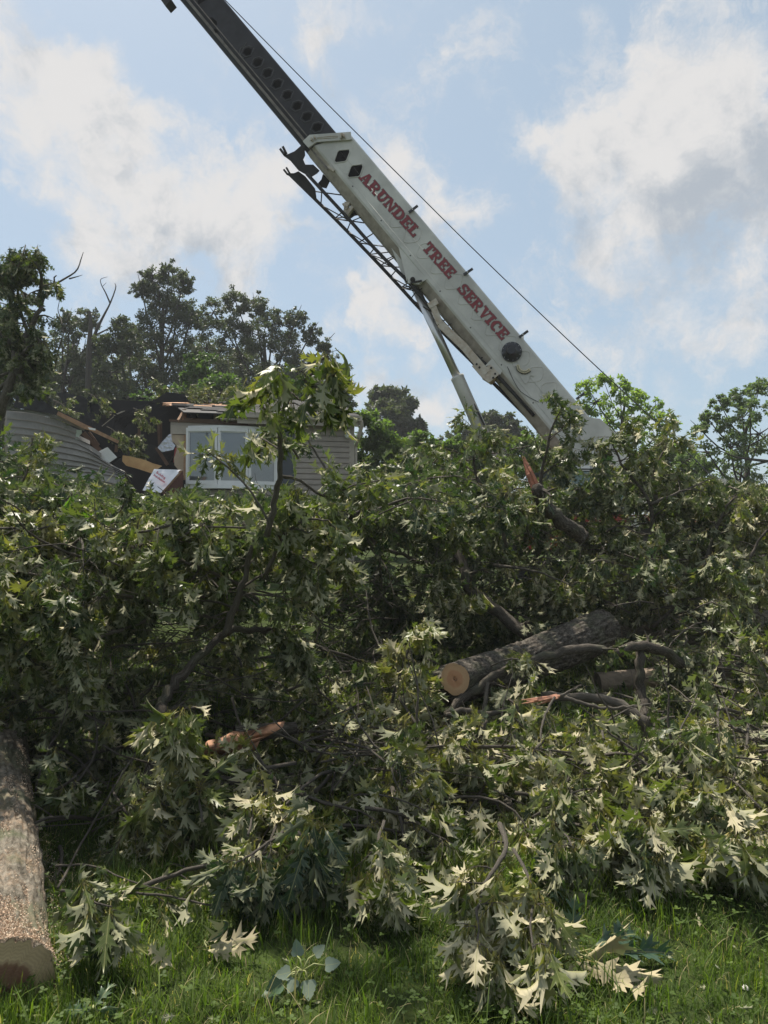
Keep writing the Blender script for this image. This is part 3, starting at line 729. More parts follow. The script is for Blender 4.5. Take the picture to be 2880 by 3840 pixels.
# tall upright bough left of centre with the largest leaves, in front of the house
p = Plant()
main = path(3.95, 3.55, (1000, 2010), (1034, 1870), (1055, 1730), (1046, 1595), (1095, 1475), (1185, 1390))
p.grow(main, .019, .007, n=2, L=.2, size=0.18, droop=1.0, tone=.62, leaves=2, start=.6, flip=.3, m=1, r=RB)
for sp, nn in ((path(3.7, 3.6, (1052, 1600), (1010, 1560), (975, 1500), (955, 1440)), 2), (path(3.65, 3.5, (1075, 1510), (1040, 1460), (1030, 1410), (1050, 1370)), 2),
           (path(3.6, 3.4, (1140, 1430), (1180, 1450), (1230, 1430), (1262, 1395)), 3), (path(3.6, 3.45, (1160, 1400), (1190, 1360), (1230, 1335)), 3),
           (path(3.6, 3.5, (1095, 1475), (1130, 1500), (1190, 1490), (1235, 1500)), 2), (path(3.75, 3.9, (1055, 1690), (1010, 1660), (975, 1640)), 2)):
    p.grow(sp, .007, .003, n=nn, L=.13, size=.225, droop=1.1, tone=.68, leaves=3, start=.5, flip=.25, m=0, r=RB)
p.build('leafy_branch', 'tall upright oak bough with large drooping leaves, standing in front of the bay window', 'branch', G_UP)
bough('leafy_branch', 'thin oak twig with five lobed leaves leaning left in front of the bay window', path(3.6, 3.7, (1010, 1960), (930, 1830), (850, 1750), (775, 1690)), .007, .003, n=4, L=.12, size=0.144, droop=.2, tone=.7, leaves=2, start=.55, flip=.25, m=1, group=G_UP)
bough('bare_branch', 'dark forked twig with curled leaves, rising in front of the siding right of the window', path(5.2, 5.4, (1240, 1830), (1215, 1750), (1160, 1660), (1130, 1600)), .012, .004, n=5, L=.18, size=0.132, droop=.8, tone=.3, leaves=1, start=.3, m=2, group=G_UP)
bough('leafy_branch', 'oak spray of curled grey leaves hanging over the right half of the bay window', path(4.6, 4.5, (1120, 1720), (1080, 1660), (1040, 1640), (990, 1650)), .008, .003, n=5, L=.15, size=0.132, droop=.7, tone=.5, leaves=5, start=.3, flip=.7, m=2, group=G_UP)
bough('leafy_branch', 'oak bough reaching right below the eave corner, ending in pale leaves', path(4.2, 4.5, (1050, 1785), (1120, 1800), (1220, 1862), (1330, 1820), (1440, 1800)), .011, .004, n=6, L=.2, size=0.156, droop=.6, tone=.6, leaves=5, start=.35, m=2, group=G_UP)

# limbs of the left mass
LIMBS = [
 ('oak limb curving up out of the left dark hollow and bending over rightwards', path(4.2, 5.1, (608, 2664), (616, 2620), (677, 2534), (755, 2455), (842, 2377), (955, 2360), (1085, 2386), (1215, 2429), (1354, 2481)), .036, .010, dict(n=5, L=.3, leaves=4, tone=.35, start=.6)),
 ('pale forked oak limb rising steeply from the curved limb on the left', path(4.45, 4.3, (842, 2377), (877, 2273), (911, 2186), (940, 2060), (985, 1950)), .026, .010, dict(n=7, L=.5, leaves=6, tone=.5, start=.3)),
 ('lower trunk of the curved limb, resting on the lawn beside the sawn log', path(3.95, 4.2, (520, 2960), (580, 2880), (625, 2768), (612, 2650)), .036, .036, dict(n=3, L=.3, leaves=4, tone=.3)),
 ('long arching branch springing from the curved limb towards the top left', path(4.6, 4.4, (930, 2200), (800, 2150), (700, 2110), (600, 2090)), .012, .005, dict(n=8, L=.35, leaves=6, tone=.55)),
 ('slim dead pole leaning left behind the sawn log', path(4.6, 4.9, (100, 2630), (200, 2480), (300, 2340), (380, 2250)), .013, .007, dict(n=5, L=.3, leaves=3, tone=.3)),
 ('crooked broken limb with an orange knuckle, slanting down to the dark barked log', path(7.9, 7.1, (1700, 2040), (1740, 2130), (1768, 2205), (1850, 2285), (1990, 2395)), .058, .062, dict(n=2, L=.3, leaves=4, tone=.4, start=.1)),
 ('thin limb running left from the crooked broken limb into the heap', path(7.8, 7.6, (1700, 2098), (1600, 2112), (1500, 2075), (1420, 2050), (1340, 1950)), .028, .016, dict(n=5, L=.4, leaves=3, tone=.35)),
 ('long pale forked limb lying across the front of the dark barked log', path(5.3, 6.3, (1674, 2681), (1770, 2594), (1874, 2525), (2048, 2464), (2186, 2434), (2308, 2447), (2395, 2421), (2482, 2438), (2551, 2490)), .034, .045, dict(n=3, L=.3, leaves=4, tone=.4, start=.05)),
 ('short grey limb lying level in front of the sawn side limb', path(5.2, 5.25, (1674, 2685), (1744, 2664), (1822, 2681), (1900, 2660)), .024, .018, dict(n=1, L=.2, leaves=4, tone=.5)),
 ('heavy dark limb sweeping down to the lower right of the heap', path(5.5, 5.1, (2030, 2610), (2195, 2612), (2308, 2638), (2395, 2690), (2456, 2751), (2534, 2820), (2640, 2900)), .03, .062, dict(n=2, L=.3, leaves=4, tone=.4)),
 ('smooth grey branch lying level above the heavy dark limb', path(5.2, 5.1, (2117, 2612), (2186, 2638), (2256, 2655), (2340, 2652), (2438, 2642)), .017, .010, dict(n=1, L=.15, leaves=2, tone=.5)),
 ('upright grey stub crossing the long pale forked limb on the right', path(6.1, 5.9, (2404, 2430), (2398, 2520), (2412, 2620), (2425, 2700)), .04, .045, dict(n=0, L=.2, leaves=3, tone=.5, tip=False)),
 ('vertical dark branch hanging below the sawn side limb', path(5.1, 4.7, (1830, 2560), (1812, 2680), (1815, 2800), (1800, 2900)), .014, .012, dict(n=2, L=.2, leaves=5, tone=.5)),
 ('thin branch arching right over the torn orange heartwood', path(4.5, 4.1, (773, 2756), (894, 2782), (972, 2852), (1016, 2904), (1085, 3000)), .014, .010, dict(n=3, L=.2, leaves=4, tone=.5)),
 ('lichen grey branch forking over the lawn right of centre', path(4.4, 4.2, (2178, 2900), (2308, 2986), (2395, 2960), (2516, 3030), (2699, 3047)), .015, .010, dict(n=6, L=.28, leaves=6, tone=.75)),
 ('dark limb lying along the ground in the middle of the heap', path(4.3, 4.4, (1440, 3050), (1560, 3020), (1680, 2990), (1870, 3010)), .011, .017, dict(n=4, L=.25, leaves=5, tone=.6)),
 ('rising stem in the middle of the heap below the splintered stick', path(4.2, 4.7, (1905, 3030), (1890, 2930), (1897, 2850), (1930, 2760)), .024, .014, dict(n=3, L=.25, leaves=5, tone=.6)),
 ('crooked twig stack left of the rising stem', path(4.4, 4.5, (1500, 2850), (1600, 2830), (1700, 2810), (1790, 2770), (1825, 2700)), .010, .012, dict(n=5, L=.25, leaves=4, tone=.6)),
]
for lab, sp, r0, r1, k in LIMBS:
    k = dict(k); k.setdefault('m', 2); k.setdefault('size', .17); k.setdefault('droop', .8)
    bough('broken_limb', lab, sp, r0, r1, 'branch', G_LIMB, M['bark'] if r0 > .03 else M['twig'], **k)

# the splintered upright limb on the right: bark below, red torn wood above
p = Plant(); sp = path(7.6, 7.0, (2190, 2020), (2140, 1975), (2077, 1926), (2040, 1880), (2012, 1835))
p.grow(sp, .085, .06, n=3, L=.5, size=0.180, droop=.8, tone=.4, leaves=5, m=2, r=RB, tip=False)
root = p.build('broken_limb', 'snapped dark limb with red splintered top, below the crane cab', 'branch', G_LIMB, wood=M['bark'])
mb = MB(); a, b = at(2016, 1845, 7.05), at(1958, 1712, 7.2)
for i in range(11):
    o = Vector((RB.uniform(-.04, .04), RB.uniform(-.04, .04), 0)); e = a.lerp(b, RB.uniform(.45, 1.05)) + o * RB.uniform(.2, .7)
    mb.tube([a + o, (a + o).lerp(e, .6) + rv(RB) * .01, e], [.024, .019, .002], 5)
mb.build('splintered_top', mat('red_torn_wood', (.26, .10, .055), .8, var=.45, scale=10, bump=.5), root)

# pink splintered stick
p = Plant(); p.grow(path(4.85, 4.95, (2075, 2615), (2120, 2600), (2180, 2570)), .013, .006, n=1, L=.15, size=0.144, leaves=0, r=RB)
p.grow(path(4.8, 4.3, (2080, 2615), (2045, 2680), (2030, 2740), (2030, 2830)), .009, .006, n=2, L=.15, size=0.144, leaves=2, r=RB)
root = p.build('broken_limb', 'thin branch torn open with pink splinters, in front of the dark barked log', 'branch', G_LIMB)
mb = MB(); a, b = at(2090, 2612, 4.85), at(1965, 2640, 4.75)
for i in range(9):
    o = rv(RB) * .016; e = a.lerp(b, RB.uniform(.5, 1.05)) + rv(RB) * .03
    mb.tube([a + o, (a + o).lerp(e, .5), e], [.008, .009, .0015], 4)
mb.build('splinters', mat('pink_torn_wood', (.50, .25, .16), .8, var=.3, scale=20), root)

# thin dead stems at the lower left, over the grass
for lab, sp, r0 in (
    ('pair of smooth bare sticks fanning out over the grass beside the sawn log', path(3.1, 3.5, (312, 3375), (521, 3325), (712, 3260), (900, 3215), (1042, 3199)), .012),
    ('bare stick lying just below the fanned pair of sticks', path(3.1, 3.25, (320, 3385), (420, 3352), (521, 3350), (650, 3365), (790, 3395)), .007),
    ('wiry brown twig arching off the side of the sawn log', path(3.3, 3.2, (208, 3247), (347, 3247), (486, 3303), (620, 3340)), .005),
    ('long straight switch leaning up and right from the lawn beside the sawn log', path(3.2, 4.3, (217, 3329), (330, 3121), (486, 2860), (590, 2730)), .006),
    ('broken stick with a pale split end resting against the sawn log', path(3.9, 3.75, (165, 2965), (230, 2948), (285, 2912)), .012),
    ('thin curved dead twig behind the far end of the sawn log', path(4.9, 4.7, (100, 2700), (200, 2690), (300, 2700), (420, 2740)), .007)):
    bough('bare_stick', lab, sp, r0, r0 * .55, 'stick', 'bare sticks lying over the lawn', n=3, L=.18, size=0.156, droop=.6, tone=.6, leaves=1, start=.4, m=1)

# front edge sprays resting on the lawn
ZMIN = .24
FR = [
 ('leafy_branch', 'long pale leaved oak spray hanging forward onto the lawn, lowest point of the heap', path(3.9, 2.75, (1874, 3090), (1900, 3180), (1830, 3290), (1790, 3420), (1800, 3550)), .013, dict(n=9, L=.2, tone=.85, leaves=6, flip=.8, size=0.180, droop=1.3)),
 ('leafy_branch', 'right hand twig of the forward hanging spray, with leaves curled down onto the grass', path(3.4, 2.75, (1926, 3186), (2000, 3330), (1990, 3440), (2000, 3560)), .008, dict(n=6, L=.15, tone=.8, leaves=5, flip=.7, size=0.168, droop=1.3)),
 ('leafy_branch', 'broad fan of grey green leaves hanging at the right, above the grass', path(4.0, 3.5, (2330, 3040), (2400, 3090), (2450, 3140), (2490, 3190)), .01, dict(n=8, L=.25, tone=.6, leaves=7, flip=.65, size=0.192, droop=1.2)),
 ('leafy_branch', 'tan leaved oak spray spreading at the far right edge above the grass', path(4.1, 3.6, (2560, 3040), (2640, 3090), (2720, 3120), (2800, 3190)), .01, dict(n=9, L=.25, tone=.75, leaves=7, flip=.7, size=0.192, droop=1.1)),
 ('leafy_branch', 'oak leaves hanging in a curtain right of the middle, over the grass', path(4.1, 3.6, (2080, 3010), (2080, 3080), (2120, 3130), (2150, 3180)), .009, dict(n=7, L=.2, tone=.5, leaves=7, flip=.6, size=0.186, droop=1.3)),
 ('leafy_branch', 'spray of long pale leaves pointing down in the middle of the front edge', path(3.9, 3.3, (1440, 3080), (1420, 3160), (1450, 3220), (1440, 3290)), .009, dict(n=6, L=.2, tone=.7, leaves=6, flip=.7, size=0.192, droop=1.3)),
 ('leafy_branch', 'dark blue green glossy oak spray spreading low over the grass left of the middle', path(3.6, 3.1, (1060, 3120), (990, 3170), (930, 3210), (880, 3240)), .008, dict(n=5, L=.17, tone=.05, leaves=5, flip=.15, size=0.192, droop=.7)),
 ('leafy_branch', 'dark glossy oak leaves drooping beside the long pale leaves in the middle', path(3.6, 3.2, (1120, 3120), (1160, 3170), (1190, 3210)), .007, dict(n=5, L=.18, tone=.05, leaves=6, flip=.12, size=0.198, droop=1.)),
 ('leafy_branch', 'olive oak spray with broad leaves beside the sawn log, above its sawdust', path(4.0, 3.6, (420, 3050), (480, 3010), (560, 3000), (620, 3020)), .007, dict(n=7, L=.2, tone=.7, leaves=5, flip=.4, size=0.204, droop=.9)),
 ('leafy_branch', 'oak twig with broad green leaves standing over a gap of grass left of centre', path(4.0, 3.7, (760, 3080), (745, 2990), (735, 2960)), .006, dict(n=4, L=.15, tone=.5, leaves=5, flip=.15, size=0.216, droop=.7)),
 ('leafy_branch', 'drooping twig of four broad leaves right of the gap of grass', path(3.8, 3.6, (930, 3130), (960, 3040), (1030, 3010)), .006, dict(n=4, L=.15, tone=.65, leaves=4, flip=.4, size=0.216, droop=1.1)),
 ('leafy_branch', 'pale topped oak spray sticking up in front of the dark hollow on the left', path(3.9, 3.6, (540, 2900), (600, 2760), (640, 2700), (690, 2690)), .007, dict(n=6, L=.16, tone=.8, leaves=5, flip=.35, size=0.216, droop=1.0, start=.6)),
 ('leafy_branch', 'low oak spray hugging the foot of the sawn log near its cut end', path(3.1, 2.9, (230, 3340), (290, 3350), (350, 3380), (420, 3400)), .006, dict(n=5, L=.12, tone=.6, leaves=5, flip=.6, size=0.180, droop=.9)),
]
ZMIN = .09
for nm, lab, sp, r0, k in FR:
    k.setdefault('m', 2); bough(nm, lab, sp, r0, .003, 'branch', G_FRONT, **k)

# separate leaf sprigs dropped on the lawn
def sprig(name, label, px, py, D, dirs, size, mats, templates=None, lift=.05, flips=None):
    p = Plant(); c = at(px, py, D); g = gz(c.x, c.y); c.z = max(c.z, g + lift)
    p.wood.tube([c - Vector(dirs[0][:3]) * .12, c], [.003, .0025], 5)
    for i, (dx, dy, dz, nx, ny, nz) in enumerate(dirs):
        p.leaves.add(c + Vector((dx, dy, dz)) * size * .2, (dx, dy, dz), (nx, ny, nz), size * RB.uniform(.85, 1.1), RB.random())
    return p.build(name, label, 'leaves', 'loose leaf sprigs on the lawn', mats, templates=templates)
M['green_stalk'] = mat('green_leaf_stalk', (.28, .30, .12), .6)
def flat_sprig(name, label, org, D, leaves, mats, templates=None, stalk=.0030):
    """leaves given by their picture direction and length in metres; each has its own stalk back to the twig"""
    p = Plant(); c = at(org[0], org[1], D); g = gz(c.x, c.y); c.z = max(c.z, g + .05)
    for (ox, oy, dx, dy, dep, size, up) in leaves:
        o = at(org[0] + ox, org[1] + oy, D + dep); o.z = max(o.z, gz(o.x, o.y) + .04)
        d = Vector((dx, .45 * abs(dy) * (1 if dy < 0 else -1), -dy * .6)); 
        m_ = c.lerp(o, .5) + Vector((0, 0, .015)); p.wood.tube([c, m_, o], [stalk, stalk * .8, stalk * .6], 5)
        p.leaves.add(o, d, (RB.uniform(-.2, .2), -.65, .75) if up else (RB.uniform(-.2, .2), .65, -.75), size, RB.random())
    return p.build(name, label, 'leaves', 'loose leaf sprigs on the lawn', mats, templates=templates, wood=M['green_stalk'])
flat_sprig('leaf_sprig', 'sprig of cream oak leaves turned underside up, on the grass near the sawn log', (765, 3548), 2.72, [(10, -12, 1, -.55, .03, .20, 0), (20, 0, 1, -.12, .0, .21, 0), (12, 14, 1, .12, -.03, .15, 0)], M['leaf_tan'])
flat_sprig('leaf_sprig', 'large sprig of cream and blue green oak leaves on the grass at the lower right', (2110, 3580), 2.58, [(60, 10, 1, -.30, .0, .25, 0), (130, 30, 1, .35, -.02, .24, 0), (120, 20, .75, 1.0, -.06, .22, 0), (50, 25, .8, .5, -.02, .15, 0), (120, -30, 1, -.5, .12, .24, 1), (200, 10, 1, -.05, .08, .24, 1), (40, -40, .1, -1, .1, .17, 1), (100, 60, .5, .8, .02, .2, 1)], M['leaf_tan'])
flat_sprig('leaf_sprig', 'poplar sprig with pale blue leaves lying on the grass at the bottom middle', (1135, 3640), 2.5, [(-20, -55, -.1, -1, .03, .052, 0), (45, -60, .5, -.5, .03, .046, 0), (85, -20, 1, -.1, .0, .055, 0), (20, 35, .1, 1, -.02, .062, 0), (-30, 30, -.3, .9, -.02, .048, 0), (-75, 45, -.8, .6, -.02, .072, 1), (-45, 5, -1, .35, .0, .055, 0), (-15, 55, .3, 1, -.02, .04, 1), (-90, 90, -.9, .6, -.02, .06, 0)], M['leaf_poplar'], POPLAR)
flat_sprig('leaf_sprig', 'blue green lobed leaves at the bottom left corner of the lawn', (350, 3790), 2.36, [(10, 0, 1, -.4, 0, .12, 1), (-10, 0, -.8, -.1, 0, .10, 1), (0, -5, .3, -.9, .02, .10, 1)], M['leaf_poplar'])
for lab, x, y, D in (('small cream torn leaf piece on the grass right of the log end', 445, 3580, 2.68), ('long upright dry leaf in the grass at the lower left', 648, 3625, 2.6),
                     ('single bluish oak leaf hanging over dark grass right of the forward spray', 2060, 3365, 3.0), ('pale leaf on the grass below the large cream sprig', 2165, 3700, 2.48)):
    p = Plant(); c = at(x, y, D); d = Vector((RB.uniform(-1, 1), .3, RB.uniform(-.1, .7)))
    p.leaves.add(c, d, (0, -.6, .8) if 'bluish' in lab else (.1, .7, -.7), .085 if 'small' in lab or 'below' in lab else .13, .5)
    o = MB(); p.leaves.stamp(o); oo = o.build('fallen_leaf', M['leaf_poplar'] if 'bluish' in lab else M['leaf_tan'], None, True); tag(oo, lab, 'leaf', 'single fallen leaves on the lawn')

for lab, sp, r0 in (('fan of thin dead twigs hanging in the dark hollow of the heap', path(7.0, 6.4, (1060, 2060), (1180, 2120), (1300, 2210), (1400, 2290)), .016),
    ('bare twig tangle at the right side of the dark hollow', path(7.6, 6.9, (1360, 1930), (1390, 2050), (1450, 2130), (1480, 2250)), .014),
    ('small upright bare twig on the curved limb over the dark hollow', path(4.9, 4.85, (1180, 2420), (1195, 2370), (1212, 2320)), .006)):
    bough('bare_twigs', lab, sp, r0, .003, 'twigs', 'dead twigs in the hollow', n=9 if r0 > .01 else 2, L=.55 if r0 > .01 else .1, size=.1, droop=.5, leaves=0, m=2, tip=False, start=.1)
# boughs standing up along the top of the heap, right half
TOPS = [
 ('oak bough standing tallest in front of the foot of the crane boom', path(8.6, 8.3, (2010, 2000), (2030, 1800), (2060, 1640), (2110, 1520)), .03, dict(n=12, L=.55, tone=.45, leaves=6, size=0.204)),
 ('leafy oak bough against the barrel of the lift cylinder', path(8.4, 8.2, (1850, 1980), (1800, 1820), (1770, 1700), (1790, 1620)), .03, dict(n=13, L=.6, tone=.6, leaves=6, size=0.204)),
 ('oak bough with a Y fork in front of the crane cab', path(7.9, 8.0, (2450, 2120), (2440, 1900), (2330, 1740), (2290, 1640)), .028, dict(n=12, L=.55, tone=.5, leaves=6, size=0.204)),
 ('dense oak bough hiding the hinge of the crane boom', path(8.4, 8.2, (2470, 1900), (2400, 1770), (2340, 1680), (2300, 1630)), .024, dict(n=12, L=.45, tone=.6, leaves=6, size=.18)),
 ('right arm of the Y forked bough, crossing the crane deck', path(7.9, 8.0, (2440, 1890), (2560, 1840), (2680, 1790)), .02, dict(n=8, L=.5, tone=.55, leaves=6, size=0.204)),
 ('oak bough with bright yellow green tips left of the winch housing', path(8.2, 8.2, (2470, 1900), (2450, 1780), (2500, 1680), (2560, 1640)), .022, dict(n=8, L=.5, tone=.8, leaves=6, size=0.204, flip=.2)),
 ('yellow green oak bough in front of the red stripe of the crane truck', path(7.6, 7.6, (2640, 2150), (2680, 2000), (2740, 1880), (2830, 1840)), .025, dict(n=9, L=.5, tone=.85, leaves=6, size=0.204, flip=.2)),
 ('pale leaved bough spilling over the right edge at truck height', path(7.2, 7.4, (2700, 2300), (2780, 2150), (2860, 2010), (2950, 1930)), .025, dict(n=8, L=.5, tone=.75, leaves=6, size=0.204, flip=.6)),
 ('drooping cluster of silvery leaves left of the snapped limb', path(7.5, 7.2, (1900, 2050), (1870, 1930), (1900, 1850), (1960, 1830)), .022, dict(n=11, L=.45, tone=.8, leaves=7, size=0.204, flip=.75)),
 ('oak bough in the middle of the heap top below the gap between house and crane', path(8.5, 8.4, (1600, 2000), (1560, 1880), (1580, 1780), (1640, 1720)), .025, dict(n=11, L=.55, tone=.5, leaves=6, size=0.204)),
 ('low arching bough of pale leaves right of the house corner', path(7.0, 7.0, (1500, 2050), (1450, 1900), (1400, 1830), (1330, 1830)), .022, dict(n=10, L=.45, tone=.6, leaves=6, size=0.180, flip=.55)),
 ('pale spray tucked under the left end of the dark barked log', path(5.3, 5.0, (1480, 2580), (1530, 2600), (1580, 2620), (1630, 2680)), .010, dict(n=9, L=.25, tone=.7, leaves=5, size=.17, flip=.6)),
 ('sunlit oak sprig lying across the middle of the dark barked log', path(5.5, 5.4, (1840, 2500), (1880, 2480), (1930, 2470), (1990, 2500)), .007, dict(n=6, L=.2, tone=.8, leaves=4, size=.16, flip=.45, m=1)),
 ('large leaved spray hanging between the splintered branch and the sawn side limb', path(5.0, 4.8, (1900, 2620), (1930, 2640), (1960, 2700), (1970, 2760)), .009, dict(n=8, L=.24, tone=.75, leaves=5, size=.18, flip=.6)),
 ('grey leaved bough leaning over the end of the dark barked log', path(7.4, 6.7, (2450, 2350), (2560, 2260), (2660, 2250), (2760, 2330)), .02, dict(n=9, L=.4, tone=.7, leaves=6, size=0.192, flip=.6)),
 ('bright leafed spray just left of the sawn side limb', path(5.0, 4.8, (1470, 2640), (1500, 2520), (1540, 2420), (1590, 2380)), .012, dict(n=7, L=.22, tone=.85, leaves=6, size=0.180, flip=.25)),
 ('hanging curtain of silvery leaves above the dark hollow in the middle', path(7.0, 6.7, (1590, 2160), (1630, 2160), (1680, 2180), (1730, 2230)), .018, dict(n=9, L=.4, tone=.75, leaves=7, size=0.192, flip=.75, droop=1.4)),
 ('hanging curtain of silvery leaves behind the middle of the dark barked log', path(7.5, 7.1, (1850, 2120), (1950, 2130), (2060, 2160), (2150, 2200)), .018, dict(n=10, L=.4, tone=.75, leaves=7, size=0.192, flip=.75, droop=1.3)),
]
for lab, sp, r0, k in TOPS:
    k.setdefault('m', 2); k['n'] = int(k['n'] * .8); k.setdefault('droop', .8); bough('leafy_branch', lab, sp, r0, .006, 'branch', G_UP, **k)

# boughs along the left mass
LEFT = [
 ('dark green oak bough filling the left edge below the collapsed gable', path(5.6, 5.2, (-60, 2350), (60, 2150), (150, 1980), (260, 1860)), .03, dict(n=14, L=.5, tone=.25, leaves=6, size=0.180, flip=.3)),
 ('dark oak bough at the far left edge, between the torn crown and the heap', path(7.5, 7.0, (-320, 2100), (-240, 1900), (-150, 1720), (-80, 1600)), .03, dict(n=14, L=.6, tone=.2, leaves=5, size=.18, flip=.35)),
 ('bright young green oak sprout among dark leaves below the collapsed gable', path(5.0, 4.9, (250, 1960), (265, 1900), (270, 1850)), .006, dict(n=5, L=.12, tone=.5, leaves=5, size=0.108, flip=.1)),
 ('cream leaved oak spray at the left edge above the dark hollow', path(4.9, 4.6, (40, 2120), (60, 2040), (100, 1960), (160, 1900)), .012, dict(n=9, L=.3, tone=.95, leaves=6, size=0.168, flip=.85)),
 ('oak bough with pale torn leaves overlapping the buckled siding', path(6.2, 6.0, (40, 1950), (70, 1840), (110, 1740), (120, 1640)), .015, dict(n=7, L=.2, tone=.85, leaves=4, size=0.180, flip=.75)),
 ('dark oak twigs with spiky leaves in front of the insulation sheet', path(6.0, 5.8, (420, 2000), (460, 1900), (490, 1830), (470, 1770)), .012, dict(n=4, L=.2, tone=.2, leaves=4, size=0.144, flip=.3)),
 ('oak spray rising at the top of the left mass, left of the tall upright bough', path(4.6, 4.4, (560, 2220), (610, 2100), (690, 2010), (770, 1960)), .015, dict(n=11, L=.38, tone=.6, leaves=6, size=0.174, flip=.35)),
 ('big leaved spray below the foot of the tall upright bough', path(4.3, 4.1, (1000, 2150), (1060, 2020), (1140, 1950), (1230, 1950)), .014, dict(n=11, L=.38, tone=.65, leaves=6, size=0.180, flip=.35)),
 ('oak spray hanging left over the dark hollow on the left', path(4.4, 4.1, (500, 2240), (380, 2220), (280, 2260), (220, 2340)), .012, dict(n=10, L=.32, tone=.6, leaves=7, size=0.180, flip=.45, droop=1.3)),
 ('curtain of long hanging leaves left of the curved limb', path(4.4, 4.1, (460, 2360), (400, 2380), (330, 2420), (290, 2470)), .012, dict(n=9, L=.32, tone=.55, leaves=7, size=0.186, flip=.45, droop=1.4)),
 ('curtain of hanging leaves right of the pale forked limb', path(4.6, 4.4, (980, 2060), (1080, 2070), (1150, 2100), (1210, 2130)), .012, dict(n=9, L=.32, tone=.55, leaves=7, size=0.180, flip=.5, droop=1.3)),
 ('silvery crowded spray at the right end of the left mass', path(5.1, 4.9, (1080, 2030), (1160, 2030), (1230, 2040), (1290, 2080)), .012, dict(n=9, L=.3, tone=.8, leaves=7, size=0.174, flip=.7, droop=1.0)),
 ('leaves hanging below the arch of the curved limb', path(4.8, 4.7, (980, 2370), (1030, 2375), (1080, 2395), (1120, 2420)), .01, dict(n=8, L=.3, tone=.35, leaves=6, size=0.180, flip=.35, droop=1.4)),
 ('olive spray at the left edge just above the far end of the sawn log', path(4.7, 4.4, (-60, 2400), (20, 2380), (90, 2420), (120, 2500)), .01, dict(n=8, L=.28, tone=.7, leaves=6, size=0.180, flip=.4, droop=1.0)),
]
for lab, sp, r0, k in LEFT:
    k.setdefault('m', 2); k['n'] = int(k['n'] * .75); k.setdefault('droop', .95)
    bough('leafy_branch', lab, sp, r0, .005, 'branch', 'oak boughs heaped on the left', mats=M['leaf_bright'] if 'bright young' in lab else None, **k)

# ------------------------------------------------------------------ the tangle itself: uncountable brush
RF = random.Random(21)
brush = Plant()
def filler(n, X, Y, Z, L=(.7, 1.3), size=0.180, tone=(.2, .7), flip=(.3, .7), droop=.9, k=5, leaves=5, up=.2, cam_bias=0, zf=None, m=1, r0=.010, Lt=.32, skip=None):
    c = 0; tries = 0
    while c < n and tries < n * 20:
        tries += 1
        D = RF.uniform(*Y); px = RF.uniform(*X)
        z = RF.uniform(*Z) if zf is None else zf(px, D, RF)
        x = (px - 1440) / F * D
        p = Vector((x, D, z + gz(x, D)))
        a = RF.uniform(0, 6.283); d = Vector((math.cos(a), math.sin(a) - cam_bias, up + RF.uniform(-.3, .3))).normalized()
        l_ = RF.uniform(*L); q1 = p + d * l_ * .4; q2 = q1 + (d + Vector((0, 0, -.25)) + rv(RF) * .3).normalized() * l_ * .35; q3 = q2 + (d + Vector((0, 0, -.6)) + rv(RF) * .4).normalized() * l_ * .25
        bad = False
        for q in (p, q1, q2, q3):
            q.z = min(q.z, zcap(q))
            q.z = max(q.z, gz(q.x, q.y) + .03)
            if skip and skip(1440 + q.x / q.y * F, 2000 - (q.z - 1.6) * F / q.y, q.y): bad = True
        if bad: continue
        brush.grow([p, q1, q2, q3], r0 * RF.uniform(.6, 1.4), .003, n=k, L=Lt, size=size, droop=droop, tone=RF.uniform(*tone), leaves=leaves, flip=RF.uniform(*flip), m=m, r=RF, sides=5, res=7)
        c += 1
def zcap(q):
    """height of the heap's top, so that house and crane stand clear of it"""
    px = 1440 + q.x / q.y * F
    lim = np.interp(px, [0, 200, 350, 470, 600, 1000, 1350, 1500, 1750, 2050, 2200, 2270, 2360, 2500, 2700, 2880], [1650, 1740, 1830, 1900, 1870, 1880, 1860, 1760, 1670, 1610, 1640, 1720, 1740, 1720, 1760, 1820])
    return 1.6 + (2000 - lim) / F * q.y - .17
def hollow(px, py, D):
    if D > 9.7: return False
    for cx, cy, rx, ry in ((650, 2500, 120, 160), (985, 2580, 170, 70), (1300, 2330, 190, 160), (1440, 2150, 60, 80), (800, 2440, 80, 60)):
        rx += .25 * F / D; ry += .25 * F / D
        if ((px - cx) / rx) ** 2 + ((py - cy) / ry) ** 2 < 1: return True
    return False
def clear(px, py, D):
    """keep the logs and limbs that show in the photograph uncovered"""
    return (1500 < px < 2380 and 2200 < py < 2700 and D < 7.4) or (1600 < px < 2640 and 2340 < py < 2760 and D < 6.2) or (1650 < px < 2050 and 2020 < py < 2420 and D < 7.8) or (1880 < px < 2250 and 1680 < py < 2080 and D < 7.9) or (670 < px < 1090 and 2660 < py < 2880 and D < 4.9) or (540 < px < 900 and 2340 < py < 2720 and D < 4.6)
both = lambda px, py, D: hollow(px, py, D) or clear(px, py, D)
filler(34, (1500, 2750), (5.0, 6.6), (.02, .10), L=(.5, .9), tone=(.2, .8), flip=(.4, .8), size=.16, up=.0)
# left mass, near part
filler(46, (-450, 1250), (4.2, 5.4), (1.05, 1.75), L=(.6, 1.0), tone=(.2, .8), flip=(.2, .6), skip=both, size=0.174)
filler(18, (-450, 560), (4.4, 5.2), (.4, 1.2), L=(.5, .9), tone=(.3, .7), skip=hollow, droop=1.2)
filler(14, (700, 1300), (4.8, 5.4), (.5, 1.2), L=(.5, .9), tone=(.2, .5), skip=both, droop=1.2)
